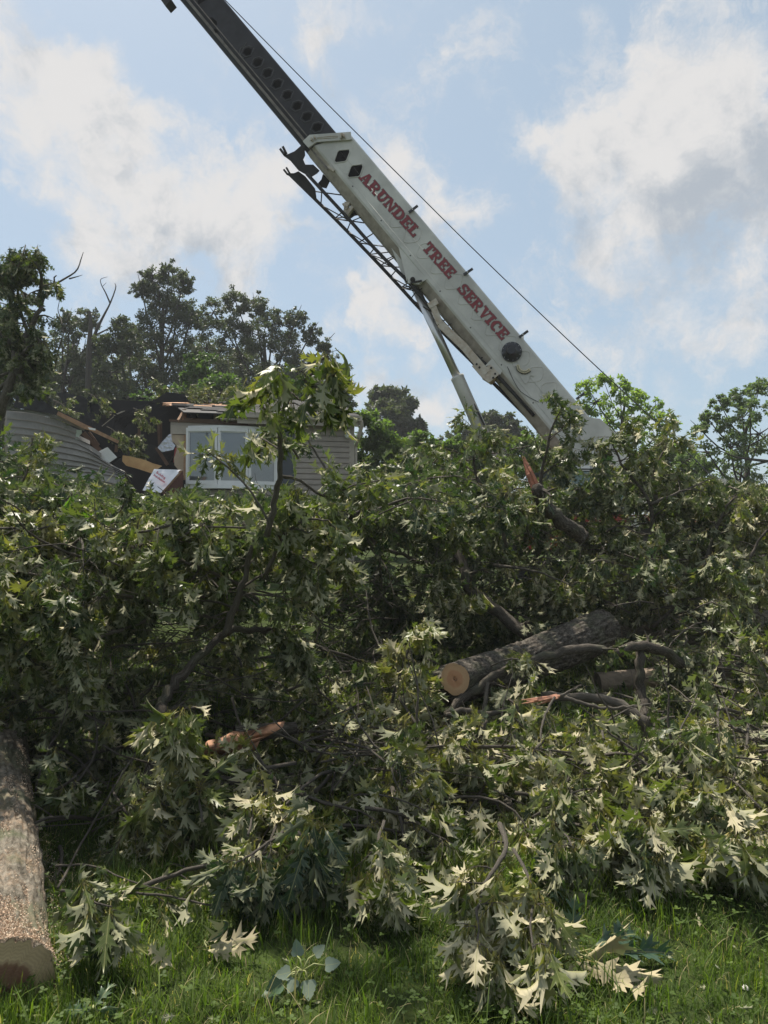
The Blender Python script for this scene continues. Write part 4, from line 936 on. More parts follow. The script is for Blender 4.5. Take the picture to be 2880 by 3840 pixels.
# left mass: boughs added to shade the hollow, back leaves toned dark as shade
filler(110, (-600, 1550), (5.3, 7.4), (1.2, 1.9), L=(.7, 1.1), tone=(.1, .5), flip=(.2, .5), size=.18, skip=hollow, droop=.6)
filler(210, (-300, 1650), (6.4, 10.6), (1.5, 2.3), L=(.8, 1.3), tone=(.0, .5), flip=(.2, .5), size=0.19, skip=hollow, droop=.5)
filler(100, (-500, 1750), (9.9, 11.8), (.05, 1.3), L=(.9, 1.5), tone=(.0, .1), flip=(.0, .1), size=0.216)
# right mass: slope climbing to the crane
def zslope(px, D, r):
    h = .35 + (D - 6.3) / 2.6 * 1.6
    return max(.05, h - r.random() ** 1.5 * .5)
filler(120, (1380, 3100), (6.4, 9.2), None, L=(.7, 1.2), zf=zslope, tone=(.2, .9), flip=(.3, .85), size=0.198, skip=both, cam_bias=.2)
filler(75, (1400, 3300), (8.4, 10.4), (1.5, 2.7), L=(.9, 1.4), tone=(.2, .7), size=0.204)
filler(40, (1300, 2100), (8.0, 10.0), (.05, .9), L=(.9, 1.4), tone=(.1, .6), size=.2)
filler(40, (1400, 3200), (9.5, 11.0), (.2, 1.5), L=(1.0, 1.5), tone=(0, .5), size=0.240, k=5)
# low brush over the lawn, centre and right
def zlow(px, D, r):
    h = .20 + max(0, (D - 3.8)) * .17
    return .06 + r.random() * h
filler(110, (820, 3100), (4.0, 6.3), None, L=(.6, 1.1), zf=zlow, tone=(.4, 1.0), flip=(.5, .95), size=0.180, up=.12, droop=.7, skip=clear, cam_bias=.15)
filler(44, (900, 3050), (3.5, 4.2), None, L=(.35, .6), zf=zlow, tone=(.6, 1.0), flip=(.65, .95), size=0.174, up=.1, k=4, leaves=5, Lt=.2)
# low brush, left
filler(30, (200, 1150), (3.8, 5.2), None, skip=clear, L=(.45, .8), zf=zlow, tone=(.2, .8), flip=(.3, .7), size=0.174, up=.15, k=4, leaves=5)
filler(8, (220, 1200), (3.45, 3.9), (.03, .10), L=(.35, .55), tone=(.0, .8), flip=(.2, .7), size=0.174, up=.1, k=4, leaves=4, Lt=.18)
mb = MB(); brush.wood.f and None
# bare tangled twigs
for _ in range(1000):
    D = RF.uniform(4.0, 9.0); px = RF.uniform(0, 2880); x = (px - 1440) / F * D
    z = (zlow(px, D, RF) if D < 6.3 else zslope(px, D, RF)) if px > 900 else RF.uniform(.1, 1.6) if D > 4.4 else .1
    p = Vector((x, D, z + .05)); 
    if clear(px, 2000 - (p.z - 1.6) * F / D, D): continue
    d = rv(RF); d.z = d.z * .4 + .1; pts = [p]; 
    for i in range(5):
        d = (d + rv(RF) * .35).normalized(); p = p + d * RF.uniform(.06, .2); p.z = max(p.z, .03); pts.append(p.copy())
    r0 = RF.choice((.003, .004, .006, .010))
    brush.wood.tube(pts, [r0 * (1 - i * .13) for i in range(6)], 5, False)
root_mb = MB()
for arr, a in zip(brush.wood.v, brush.wood.a): pass
brush.wood.f = [(f, 1) for f, m_ in brush.wood.f]
brush.leaves.stamp(brush.wood, None, 0)
tag(brush.wood.build('brush_heap', [M['leaf'], M['twig']], None, True), kind='stuff')
print('leaves in heap', len(brush.leaves.o))

# dead leaf and twig litter under the heap so it stands on something dark
lit = Leaves()
for _ in range(5200):
    D = RF.uniform(4.0, 10.5); px = RF.uniform(-500, 3300) if D > 5 else RF.uniform(300, 3000)
    x = (px - 1440) / F * D; d = rv(RF); d.z *= .25
    lit.add((x, D, gz(x, D) + RF.uniform(.01, .07)), d, (RF.uniform(-.4, .4), RF.uniform(-.4, .4), RF.choice((-1, 1))), RF.uniform(.12, .17), RF.uniform(0, .8))
for _ in range(420):       # scraps of leaf scattered over the open lawn
    D = RF.uniform(2.0, 4.2); x = RF.uniform(-1, 1) * .6 * D; d = rv(RF); d.z *= .5
    lit.add((x, D, gz(x, D) + RF.uniform(.02, .08)), d, rv(RF), RF.uniform(.015, .05), RF.uniform(.3, 1))
mb = MB(); lit.stamp(mb); tag(mb.build('fallen_leaves', M['leaf'], None, True), kind='stuff')
# ------------------------------------------------------------------ truck crane
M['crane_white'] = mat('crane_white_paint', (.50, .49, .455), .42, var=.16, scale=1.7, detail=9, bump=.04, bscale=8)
M['crane_under'] = mat('soiled_and_shaded_paint', (.33, .29, .24), .6, var=.25, scale=5)  # underside paint darkened for soil and for the shade there
M['boom_dark'] = mat('boom_section_steel', (.028, .028, .033), .65, spec=.25, var=.3, scale=2.2, bump=.08, bscale=14)
M['hole_shade'] = mat('painted_hole_shade', (.002, .002, .002), .9, spec=.1)  # near-black for the shade inside boom openings, painted on flat plates
M['rim_steel'] = mat('worn_rim_steel', (.05, .05, .055), .5)
M['slide_strip'] = mat('greased_slide_face', (.14, .12, .10), .4, var=.35, scale=9)
M['black'] = mat('black_plastic', (.006, .007, .010), .38)
M['jib_steel'] = mat('jib_dark_steel', (.014, .013, .012), .75, var=.3, scale=6)
M['chrome'] = mat('polished_rod', (.55, .55, .54), .33, metal=.85)
M['red_letter'] = mat('red_vinyl', (.21, .012, .018), .4, var=.12, scale=30)
M['letter_edge'] = mat('grey_vinyl_outline', (.13, .115, .11), .5)
M['cream'] = mat('aged_cream_plastic', (.62, .55, .36), .5, var=.15, scale=20)
M['rust_white'] = mat('worn_white_paint', (.52, .48, .41), .5, col2=(.38, .30, .22), scale=9)
M['red_paint'] = mat('red_truck_paint', (.28, .03, .025), .4, var=.1, scale=3)
M['pink_panel'] = mat('faded_pink_paint', (.50, .34, .34), .45, var=.12, scale=2)
M['rubber'] = mat('tyre_rubber', (.02, .02, .02), .85)
M['rope'] = mat('wire_rope', (.05, .05, .055), .5, metal=.4)
def glass_mat(name, tint, refl=.18):
    m = bpy.data.materials.new(name); m.use_nodes = True; n, l = m.node_tree.nodes, m.node_tree.links; n.clear()
    t = n.new('ShaderNodeBsdfTransparent'); t.inputs[0].default_value = (*tint, 1); g = n.new('ShaderNodeBsdfGlossy'); g.inputs['Roughness'].default_value = .03
    f = n.new('ShaderNodeFresnel'); f.inputs[0].default_value = 1.5; a = n.new('ShaderNodeMath'); a.operation = 'MAXIMUM'; l.new(f.outputs[0], a.inputs[0]); a.inputs[1].default_value = refl
    s = n.new('ShaderNodeMixShader'); l.new(a.outputs[0], s.inputs[0]); l.new(t.outputs[0], s.inputs[1]); l.new(g.outputs[0], s.inputs[2])
    o = n.new('ShaderNodeOutputMaterial'); l.new(s.outputs[0], o.inputs['Surface']); return m
M['cab_glass'] = glass_mat('green_cab_glass', (.42, .66, .58), .12)
M['window_glass'] = glass_mat('window_glass', (.8, .84, .84), .16)

bT, bB = at(1314, 503, 14.4), at(2240, 1597, 13.4)
bu = (bT - bB).normalized(); bn = bu.cross(Vector((0, 0, 1))).normalized()
if bn.y > 0: bn = -bn
bv = bn.cross(bu).normalized()
if bv.z < 0: bv = -bv
def Q(s, v, n=0): return bB + bu * s + bv * v + bn * n
def hit(px, py, off=0):
    d = ray(px, py); o = Vector((0, 0, CAMZ)); P = bB + bn * off
    return o + d * ((P - o).dot(bn) / d.dot(bn))
def sv(px, py, off=0):
    p = hit(px, py, off) - bB; return p.dot(bu), p.dot(bv)
def c2(x, y): return (1000 + x * .6028, 450 + y * .6028)
def c3(x, y): return (1000 + x * .3014, 480 + y * .3014)
def c4(x, y): return (1450 + x * .3014, 950 + y * .3014)
def c5(x, y): return (2100 + x * .4702, 1650 + y * .4702)
LB = (bT - bB).length
crane = thing('truck_crane', (3.2, 13.2, gz(3.2, 13.2)), 'white truck crane with a raised boom lettered in red, behind the brush heap', 'crane')

def section(name, prof, s0, s1, m, kap=0.0, strip=None):
    mb = MB(); n = len(prof); V = []
    for v, q in prof: V.append(tuple(Q(s0, v, q)))
    for v, q in prof: V.append(tuple(Q(s1 + kap * (-v), v, q)))
    mb.add(V, [[i, (i + 1) % n, (i + 1) % n + n, i + n] for i in range(n)])
    mb.f.append((np.array([list(range(n))[::-1]]), 0)); mb.f.append((np.array([[i + n for i in range(n)]]), 0))
    if strip:
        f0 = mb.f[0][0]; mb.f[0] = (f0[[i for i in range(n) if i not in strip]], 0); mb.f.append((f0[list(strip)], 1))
    o = mb.build(name, m, crane); return o
kap = (sv(1170, 555)[0] - sv(1314, 503)[0]) / .70
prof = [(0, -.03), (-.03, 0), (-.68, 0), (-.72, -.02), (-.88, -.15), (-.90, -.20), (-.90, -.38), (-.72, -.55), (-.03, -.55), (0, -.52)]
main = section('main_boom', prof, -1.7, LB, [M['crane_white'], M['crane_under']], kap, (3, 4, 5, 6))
# raised stampings, seams and rivets of the boom side
mb = MB()
for k in range(-3, 11):
    cx, cy = 1649 + 51 * k, 998 + 58 * k; P = []
    for i in range(25):
        a = 2 * PI * i / 24; ca, sa = math.cos(a), math.sin(a)
        x = math.copysign(abs(ca) ** .6, ca) * 31; y = math.copysign(abs(sa) ** .6, sa) * 28
        P.append(hit(cx + x + y * -.25, cy + y - x * .06, -.003))
    mb.tube(P, .011, 6, False)
for a, b in (((735, 80), (1215, 610)),): pass
mb.tube([Q(LB - .1, -.38, .002), Q(-.9, -.38, .002)], .0035, 4)
mb.tube([Q(LB - .1, -.60, .001), Q(-.9, -.60, .001)], .003, 4)
mb.build('stampings', M['crane_white'], main, True)
mb = MB()
for k in range(9): s = LB - .9 - k * .98; mb.disc(Q(s, -.64, 0), bn, .014, 10, .006)
mb.build_each('rivet', M['black'], main)
# collar at the boom head
mb = MB(); pts = [hit(*c3(x, y), .012) for x, y in ((540, 95), (1050, 58), (1060, 152), (625, 185), (525, 255), (455, 175))]
mb.prism(pts, bn * .035); cl = mb.build('head_collar', M['crane_white'], crane)
mb = MB(); pts2 = [p - bn * .62 for p in pts]; mb.prism(pts2, bn * .03)
a_, b_ = sv(*c3(540, 95)), sv(*c3(455, 175)); mb.build('head_collar', M['crane_white'], crane)
mb = MB()
for x, y in ((565, 150), (600, 125), (940, 95), (965, 110), (930, 125)):
    p = hit(*c3(x, y), .05); mb.bar(p, p + bn * .06, .03, .05); mb.bar(p + bn * .02 - bu * .05, p + bn * .02 + bu * .04, .02, .02)
mb.tube([hit(*c3(x, y), .049) for x, y in ((630, 125), (650, 115), (870, 98), (885, 105), (875, 120), (640, 133), (630, 125))], .008, 5)
mb.build_each('bolt', M['rust_white'], cl)
# side openings near the head: black plates painting the shade inside them
for pp in (((1022, 275), (1028, 300), (988, 398), (965, 412), (862, 424), (850, 405), (888, 300), (905, 285)), ((1185, 460), (1192, 485), (1155, 590), (1130, 600), (1025, 610), (1014, 592), (1052, 490), (1070, 474))):
    mb = MB(); mb.prism([hit(*c3(x, y), .001) for x, y in pp], bn * .004); mb.build('opening_shade', M['hole_shade'], crane)
    cx = sum(p[0] for p in pp) / 8; cy = sum(p[1] for p in pp) / 8
    mb = MB(); mb.tube([hit(*c3(cx + (x - cx) * 1.12, cy + (y - cy) * 1.14), .002) for x, y in pp + pp[:1]], .011, 6); mb.build('opening_rim', M['crane_white'], crane, True)

# dark inner section; its hexagonal recesses are black plates, their shade painted
vi0 = sv(1000, 190, -.05)[1]; vi1 = sv(840, 9, -.05)[1]
print('inner top v', vi0, vi1, sv(700, 74, -.05), sv(1170, 555), 'LB', LB, 'kap', kap, 'T', bT, 'B', bB)
vt = -.19
profi = [(vt, -.08), (vt - .03, -.05), (vt - .52, -.05), (vt - .56, -.07), (vt - .70, -.20), (vt - .70, -.35), (vt - .56, -.48), (vt - .52, -.50), (vt - .03, -.50), (vt, -.47)]
s_end = sv(560, -130, -.05)[0]
inner = section('boom_section', profi, LB - .8, s_end, M['boom_dark'])
mb = MB()
mb.bar(Q(LB - .2, vt - .60, -.09), Q(s_end - .05, vt - .60, -.09), .05, .05, up=bn)
mb.bar(Q(LB - .2, vt - .50, -.045), Q(s_end - .05, vt - .50, -.045), .02, .012, up=bn)
mb.build('slide_strip', M['slide_strip'], inner)
def c1(x, y): return (500 + x * .6028, y * .6028)
for x, y in ((710, 322), (773, 389), (834, 456), (895, 524), (957, 592), (1018, 660), (1080, 727), (1143, 793)):
    P = [(x + a * 1.1, y + b * 1.1) for a, b in ((26, -14), (16, 14), (-8, 22), (-25, 8), (-14, -16), (6, -22))]
    mb = MB(); mb.prism([hit(*c1(*q), -.049) for q in P], bn * .004); r_ = mb.build('recess_shade', M['hole_shade'], inner)
    mb = MB(); mb.tube([hit(*c1(x + (q[0] - x) * 1.45, y + (q[1] - y) * 1.45), -.05) for q in P + P[:1]], .013, 5); mb.build('recess_rim', M['rim_steel'], r_, True)
for P in (((470, 115), (490, 108), (520, 135), (522, 155), (500, 158), (495, 135), (475, 130)), ((498, 182), (510, 178), (530, 198), (512, 206)), ((400, 5), (425, -12), (450, 0), (405, 28))):
    mb = MB(); mb.prism([hit(*c1(*q), -.049) for q in P], bn * .004); mb.build('recess_shade', M['hole_shade'], inner)
mb = MB()
mb.tube([hit(*c1(*q), -.047) for q in ((705, 262), (690, 285), (665, 300), (662, 325), (668, 350), (690, 358))], .006, 4)
mb.tube([hit(*c1(*q), -.047) for q in ((540, 212), (555, 240), (565, 275))], .004, 4)
mb.build_each('scuff_mark', mat('grey_scuff', (.12, .12, .12), .7), inner)
# collar of that section and the tip section beyond the frame
mb = MB(); sc_ = sv(*c1(225, 5), -.05)[0]
for (n0, n1, v0, v1) in ((-.02, -.09, vt + .04, vt - .78), (-.53, -.46, vt + .04, vt - .78), (-.02, -.53, vt + .04, vt - .02), (-.02, -.53, vt - .72, vt - .82)):
    mb.box(Q(s_end - .1, (v0 + v1) / 2, (n0 + n1) / 2), bu * .13, bv * (abs(v1 - v0) / 2), bn * (abs(n1 - n0) / 2))
mb.build('section_collar', M['jib_steel'], crane)
mb = MB(); mb.box(Q(s_end + 2.5, vt - .33, -.275), bu * 2.6, bv * .24, bn * .16); mb.build('tip_section', M['boom_dark'], crane)
mb = MB(); mb.box(hit(632, 12, -.1), bu * .11, bv * .09, bn * .12); mb.build('wear_pad_box', M['jib_steel'], inner)

# ---- lettering: slab-serif capitals drawn from strokes
def glyph(ch):
    R_, P_ = [], []
    def r(x0, y0, x1, y1): P_.append([(x0, y0), (x1, y0), (x1, y1), (x0, y1)])
    def p(*a): P_.append(list(a))
    def arc(cx, cy, rx, ry, a0, a1, tx, ty, n=12):
        for i in range(n):
            a, b = [math.radians(a0 + (a1 - a0) * (i + q) / n) for q in (0, 1.03)]
            P_.append([(cx + rx * math.cos(a), cy + ry * math.sin(a)), (cx + rx * math.cos(b), cy + ry * math.sin(b)), (cx + (rx - tx) * math.cos(b), cy + (ry - ty) * math.sin(b)), (cx + (rx - tx) * math.cos(a), cy + (ry - ty) * math.sin(a))])
    st, sf = .27, .15
    if ch == 'A':
        p((.10, .1), (.24, .1), (.53, 1), (.34, 1)); p((.60, .1), (.90, .1), (.62, 1), (.36, 1)); r(.22, .28, .72, .41); r(-.02, 0, .36, sf); r(.52, 0, 1.02, sf); w = 1.0
    elif ch == 'R':
        r(.10, .1, .10 + st, .9); r(0, 0, .47, sf); r(0, 1 - sf, .55, 1); r(.3, .42, .55, .56); arc(.54, .71, .34, .29, 90, -90, .22, .14); p((.42, .46), (.62, .46), (.96, .06), (.70, .06)); r(.68, 0, 1.0, sf); w = 1.0
    elif ch == 'U':
        r(.10, .35, .10 + st, .9); r(.66, .35, .66 + .16, .9); r(0, 1 - sf, .47, 1); r(.55, 1 - sf, .94, 1); arc(.46, .36, .36, .36, 180, 360, .22, .17); w = .94
    elif ch == 'N':
        r(.10, .1, .25, .9); r(.72, .06, .88, .9); p((.05, 1), (.34, 1), (.88, .0), (.66, .0)); r(0, 0, .38, sf); r(0, 1 - sf, .3, 1); r(.60, 1 - sf, 1.0, 1); w = 1.0
    elif ch == 'D':
        r(.10, .1, .10 + st, .9); r(0, 0, .50, sf); r(0, 1 - sf, .50, 1); arc(.48, .5, .46, .5, 90, -90, .27, .15, 14); w = .95
    elif ch == 'E':
        r(.10, .1, .10 + st, .9); r(0, 0, .85, sf); r(0, 1 - sf, .82, 1); r(.3, .43, .62, .57); r(.70, 0, .85, .34); r(.68, .66, .82, 1); r(.54, .34, .64, .66); w = .87
    elif ch == 'L':
        r(.10, .1, .10 + st, .9); r(0, 0, .82, sf); r(0, 1 - sf, .48, 1); r(.66, 0, .82, .36); w = .83
    elif ch == 'T':
        r(.33, .1, .33 + st, .9); r(.2, 0, .73, sf); r(0, 1 - sf, .93, 1); r(0, .64, .14, 1); r(.79, .64, .93, 1); w = .93
    elif ch == 'S':
        arc(.44, .73, .38, .27, 20, 270, .24, .14); arc(.46, .28, .40, .28, 90, -160, .25, .15); r(.68, .66, .82, .98); r(.03, .03, .16, .36); w = .88
    elif ch == 'V':
        p((.08, .95), (.38, .95), (.60, 0), (.42, 0)); p((.72, .95), (.86, .95), (.60, 0), (.46, 0)); r(-.02, 1 - sf, .46, 1); r(.58, 1 - sf, .98, 1); w = .96
    elif ch == 'I':
        r(.12, .1, .12 + st, .9); r(0, 0, .51, sf); r(0, 1 - sf, .51, 1); w = .52
    elif ch == 'C':
        arc(.48, .5, .47, .5, 55, 310, .29, .15, 18); r(.66, .62, .82, .98); w = .88
    return P_, w
def word(txt, a, b, hgt):
    (s0, v0), (s1, v1) = sv(*a), sv(*b); ws = [glyph(c)[1] for c in txt]; gap = .03
    tot = sum(ws) + gap * (len(txt) - 1); scale = abs(s1 - s0) / tot; x = 0
    for c, w_ in zip(txt, ws):
        P_, _ = glyph(c); f = MB(); e = MB()
        vb = v0 + (v1 - v0) * x / tot
        for i, pl in enumerate(P_):
            cx = sum(q[0] for q in pl) / len(pl); cy = sum(q[1] for q in pl) / len(pl)
            def L3(q, n): return Q(s0 - (x + q[0]) * scale, vb + q[1] * hgt, n)
            f.poly([L3(q, .0085 + i * .00012) for q in pl])
            ex = []
            for q in pl:
                dx, dy = q[0] - cx, q[1] - cy; ex.append((q[0] + math.copysign(.045, dx), q[1] + math.copysign(.05, dy)))
            e.poly([L3(q, .0045 + i * .00012) for q in ex])
        o = f.build('letter', M['red_letter'], main); e.build('letter_outline', M['letter_edge'], o)
        x += w_ + gap
_hit_v = sv(1345, 668)[1]
word('ARUNDEL', (1345, 668), (1551, 890), .212)
word('TREE', (1582, 932), (1684, 1047), .212)
word('SERVICE', (1712, 1086), (1882, 1277), .212)

# cable reel, angle gauge, guides
rc = hit(1919, 1321, 0)
mb = MB(); mb.disc(rc, bn, .195, 40, .05); mb.disc(rc + bn * .05, bn, .18, 40, .02)
V = [(0, .18), (.05, .11), (.09, .085), (.13, .08)]
for i in range(3): mb.tube([rc + bn * (.07 + V[i][0]), rc + bn * (.07 + V[i + 1][0])], [V[i][1], V[i + 1][1]], 40, True)
reel = mb.build('cable_reel', M['black'], crane, False)
mb = MB()
for k in range(12): a = k * PI / 6; p = rc + (bu * math.cos(a) + bv * math.sin(a)) * .172 + bn * .07; mb.disc(p, bn, .008, 6, .008)
mb.build_each('screw', mat('steel_screw', (.4, .4, .4), .4, metal=.8), reel)
gc = hit(1967, 1371, .03)
mb = MB(); mb.prism([hit(x, y, .004) for x, y in ((1935, 1372), (1952, 1368), (1990, 1385), (2006, 1405), (2003, 1412), (1990, 1408), (1975, 1440), (1968, 1438), (1955, 1420))], bn * .012); plate = mb.build('gauge_plate', M['crane_white'], crane)
mb = MB(); P = []
ax = Vector((1, 0, 0)) - bn * bn.x; ax.normalize(); az = bn.cross(ax); az = az if az.z > 0 else -az
for i in range(15):
    a = math.radians(172 + i * (150 / 14)); P.append(gc + (ax * math.cos(a) + az * math.sin(a)) * .125)
for i in range(14): mb.bar(P[i], P[i + 1], .055, .05, up=bn)
g_ = mb.build('angle_gauge', M['cream'], crane)
mb = MB()
for i in range(1, 14): d = (P[i] - gc).normalized(); mb.bar(P[i] + bn * .027 - d * .012, P[i] + bn * .027 + d * .012, .012, .006, up=bn); mb.bar(P[i] + d * .03, P[i] + d * .045, .016, .02, up=bn)
mb.build_each('gauge_mark', M['black'], g_)
for (a, b) in ((c2(885, 575), c2(940, 533)), (c2(1226, 963), c2(1282, 925)), (c2(1571, 1352), c2(1626, 1312)), ((2161, 1497), (2191, 1475)), ):
    p, q = hit(*a, .03), hit(*b, .03); mb = MB(); mb.bar(p, q, .045, .03, up=bn); g_ = mb.build('rope_guide', M['black'], crane)
    mb = MB(); m_ = p.lerp(q, .42); mb.disc(m_ + bn * .012, bn, .014, 10, .012); mb.disc(m_ - bn * .5, bn, .012, 8, .5); mb.build('pin', M['crane_white'], g_)
# hose on the boom side
mb = MB(); mb.tube(smooth_path([hit(x, y, .02) for x, y in ((1902, 1375), (1905, 1380), (1925, 1425), (1950, 1465), (1985, 1490), (2020, 1508))], 14), .006, 5); mb.build('hose', M['black'], crane)
mb = MB(); mb.bar(hit(*c3(768, 478), .01), hit(*c3(838, 535), .01), .05, .05, up=bn); mb.build('latch', M['rust_white'], crane)

# lift cylinder
r0, r1, r2 = hit(1553, 1070, -.275), hit(1714, 1413, -.275), hit(1868, 1760, -.275)
mb = MB(); mb.tube([r0, r1 + (r1 - r0) * .1], .088, 32); cyl = thing('lift_cylinder', r2, None, None); cyl.parent = crane; cyl.matrix_parent_inverse = parent_world(crane).inverted()
mb.build('piston_rod', M['chrome'], cyl, True)
mb = MB(); mb.tube([r1, r1.lerp(r2, .02), r1.lerp(r2, .03), r2], [.140, .140, .134, .134], 32); mb.build('barrel', M['crane_white'], cyl, True)
mb = MB(); mb.tube([hit(*c4(330, 390), -.275), hit(*c4(390, 380), -.275)], .095, 20); mb.build('rod_eye', M['jib_steel'], cyl)
mb = MB(); o_ = Vector((.16, 0, 0)); mb.tube(smooth_path([hit(1775, 1512, -.2), hit(1800, 1560, -.15), hit(1822, 1610, -.15), hit(1838, 1680, -.2)], 10), .02, 8); mb.build('hydraulic_hose', M['black'], cyl)
# bracket carrying the cylinder
mb = MB(); mb.prism([hit(*c2(x, y), -.10) for x, y in ((735, 690), (860, 1010), (885, 1020), (905, 960), (850, 780))], -bn * .04)
mb.prism([hit(*c2(x, y), -.42) for x, y in ((735, 690), (860, 1010), (885, 1020), (905, 960), (850, 780))], -bn * .04)
mb.prism([hit(*c2(x, y), -.01) for x, y in ((820, 790), (1000, 985), (950, 1000), (880, 960), (872, 1005))], -bn * .03)
br = mb.build('cylinder_bracket', M['crane_white'], crane)
mb = MB(); mb.prism([hit(*c4(x, y), -.0) for x, y in ((258, 235), (365, 168), (505, 318), (395, 385), (262, 370))], -bn * .10); mb.build('bracket_box', M['crane_white'], br)
mb = MB(); c_ = hit(*c4(325, 330), .0); mb.disc(c_, bn, .05, 20, .03); mb.disc(c_ + bn * .03, bn, .03, 16, .02); mb.bar(hit(*c4(300, 375), -.02), hit(*c4(440, 348), -.02), .03, .1, up=bn); mb.build('pivot_pin', M['jib_steel'], br)

# lattice jib stowed under the boom
jib = thing('lattice_jib', Q(4, -1.2, 0), None, None); jib.parent = crane; jib.matrix_parent_inverse = parent_world(crane).inverted()
def chord(pts, off, n=20):
    P = smooth_path([hit(x, y, off) for x, y in pts], n); return P
CU = chord([c2(250, 335), c2(500, 605), c2(700, 830), c2(880, 1005), (1400 + 380 * .6028, 950 + 372 * .6028), (1400 + 560 * .6028, 950 + 565 * .6028), (1400 + 760 * .6028, 950 + 750 * .6028), (1400 + 1000 * .6028, 950 + 1010 * .6028)], -.06)
CL = chord([c2(150, 345), c2(400, 590), c2(600, 795), c2(780, 985), (1400 + 290 * .6028, 950 + 345 * .6028), (1400 + 500 * .6028, 950 + 560 * .6028), (1400 + 740 * .6028, 950 + 800 * .6028), (1400 + 1000 * .6028, 950 + 1060 * .6028)], -.34)
CB_ = [p + bv * .50 - bn * .34 for p in CU]
mb = MB()
mb.tube(CU, .036, 8); mb.tube(CL, .036, 8); mb.tube(CB_, .03, 8); mb.build('chords', M['jib_steel'], jib, True)
mb = MB()
for i in range(1, 19):
    a, b = (CU, CL) if i % 2 else (CL, CU); mb.tube([a[i], b[i + 1]], .013, 6)
    a, b = (CL, CB_) if i % 2 else (CB_, CL); mb.tube([a[i], b[i + 1]], .013, 6)
    if i % 3 == 0: mb.tube([CL[i], CU[i]], .012, 6); mb.tube([CL[i], CB_[i]], .012, 6); mb.tube([CU[i], CB_[i]], .012, 6)
mb.build('lacing', M['jib_steel'], jib, True)
def plate_(pl, off, th=.03): mb.prism([hit(*c3(x, y), off) for x, y in pl], -bn * th)
mb = MB(); plate_([(215, 345), (270, 322), (345, 290), (440, 208), (462, 215), (475, 330), (450, 385), (480, 455), (580, 455), (655, 525), (620, 560), (540, 610), (480, 570), (390, 520), (290, 400)], -.10)
for a, b in (((205, 238), (243, 318)), ((172, 265), (222, 335))): mb.bar(hit(*c3(*a), -.11), hit(*c3(*b), -.11), .05, .07, up=bn)
mb.build('fork_plate', M['jib_steel'], jib)
mb = MB(); plate_([(240, 565), (290, 562), (340, 562), (395, 538), (480, 600), (600, 750), (620, 890), (575, 870), (450, 725), (330, 612), (270, 590)], -.30)
for a, b in (((248, 497), (283, 560)), ((216, 522), (258, 575))): mb.bar(hit(*c3(*a), -.31), hit(*c3(*b), -.31), .04, .06, up=bn)
mb.build('fork_plate', M['jib_steel'], jib)
mb = MB(); plate_([(700, 570), (785, 650), (740, 745), (650, 725), (640, 685), (680, 640)], -.45); mb.build('fork_plate', M['jib_steel'], jib)
for pp in (((372, 300), (392, 310)), ((365, 430), (400, 465)), ((485, 645), (510, 680)), ((520, 650), (550, 690)), ((485, 750), (515, 775))): pass
mb = MB(); mb.bar(hit(*c3(1000, 930), -.2), hit(*c3(985, 1100), -.2), .09, .1, up=bn); mb.bar(hit(*c3(1075, 985), -.2), hit(*c3(985, 1100), -.2), .07, .1, up=bn); mb.bar(hit(*c3(950, 945), -.15), hit(*c3(1000, 1010), -.15), .04, .06, up=bn); mb.bar(hit(*c3(1030, 930), -.15), hit(*c3(985, 1000), -.15), .04, .06, up=bn); mb.build('support_bracket', M['rust_white'], jib)
mb = MB(); mb.bar(hit(*c3(1000, 1110), -.35), hit(*c3(1110, 1030), -.35), .09, .12, up=bn); mb.build('support_bracket', M['jib_steel'], jib)
# pale swing arm and its carrier box
mb = MB()
P = [hit(*c4(x, y), -.03) for x, y in ((570, 620), (600, 720), (665, 880), (960, 1160), (1240, 1490))]
for a, b, w_ in zip(P[:-1], P[1:], (.12, .13, .15, .15)): mb.bar(a, b + (b - a) * .02, w_, .09, up=bn)
mb.bar(hit(*c4(525, 665), -.02), hit(*c4(635, 600), -.02), .12, .10, up=bn)
mb.build('swing_arm', M['rust_white'], jib)
mb = MB(); mb.prism([hit(*c4(x, y), .0) for x, y in ((1175, 1460), (1290, 1380), (1405, 1500), (1290, 1600), (1180, 1530))], -bn * .3)
mb.prism([hit(*c4(x, y), .015) for x, y in ((1060, 1400), (1090, 1385), (1300, 1585), (1270, 1610), (1180, 1540))], -bn * .05)
cb = mb.build('carrier_box', M['rust_white'], jib)
mb = MB(); mb.prism([hit(*c4(x, y), -.01) for x, y in ((1215, 1410), (1340, 1275), (1465, 1420), (1410, 1510), (1385, 1490), (1290, 1385))], -bn * .04); mb.build('gusset', M['crane_white'], crane)
mb = MB()
for x, y in ((1240, 1450), (1300, 1425), (1350, 1500), (1325, 1550), (1155, 1420), (1120, 1380)): mb.disc(hit(*c4(x, y), .016 if x < 1200 else .002), bn, .022, 10, .012)
mb.build_each('bolt', M['jib_steel'], cb)

# hoist rope from the winch to beyond the boom tip
mb = MB(); rp = [(780, -70), (844, 0), (1180, 342), (1500, 660), (1792, 950), (2157, 1300), (2502, 1622), (2668, 1785)]
mb.tube(smooth_path([at(x, y, 14.6 - 1.6 * i / 7) for i, (x, y) in enumerate(rp)], 40), .0105, 6); mb.build('hoist_rope', M['rope'], crane, True)

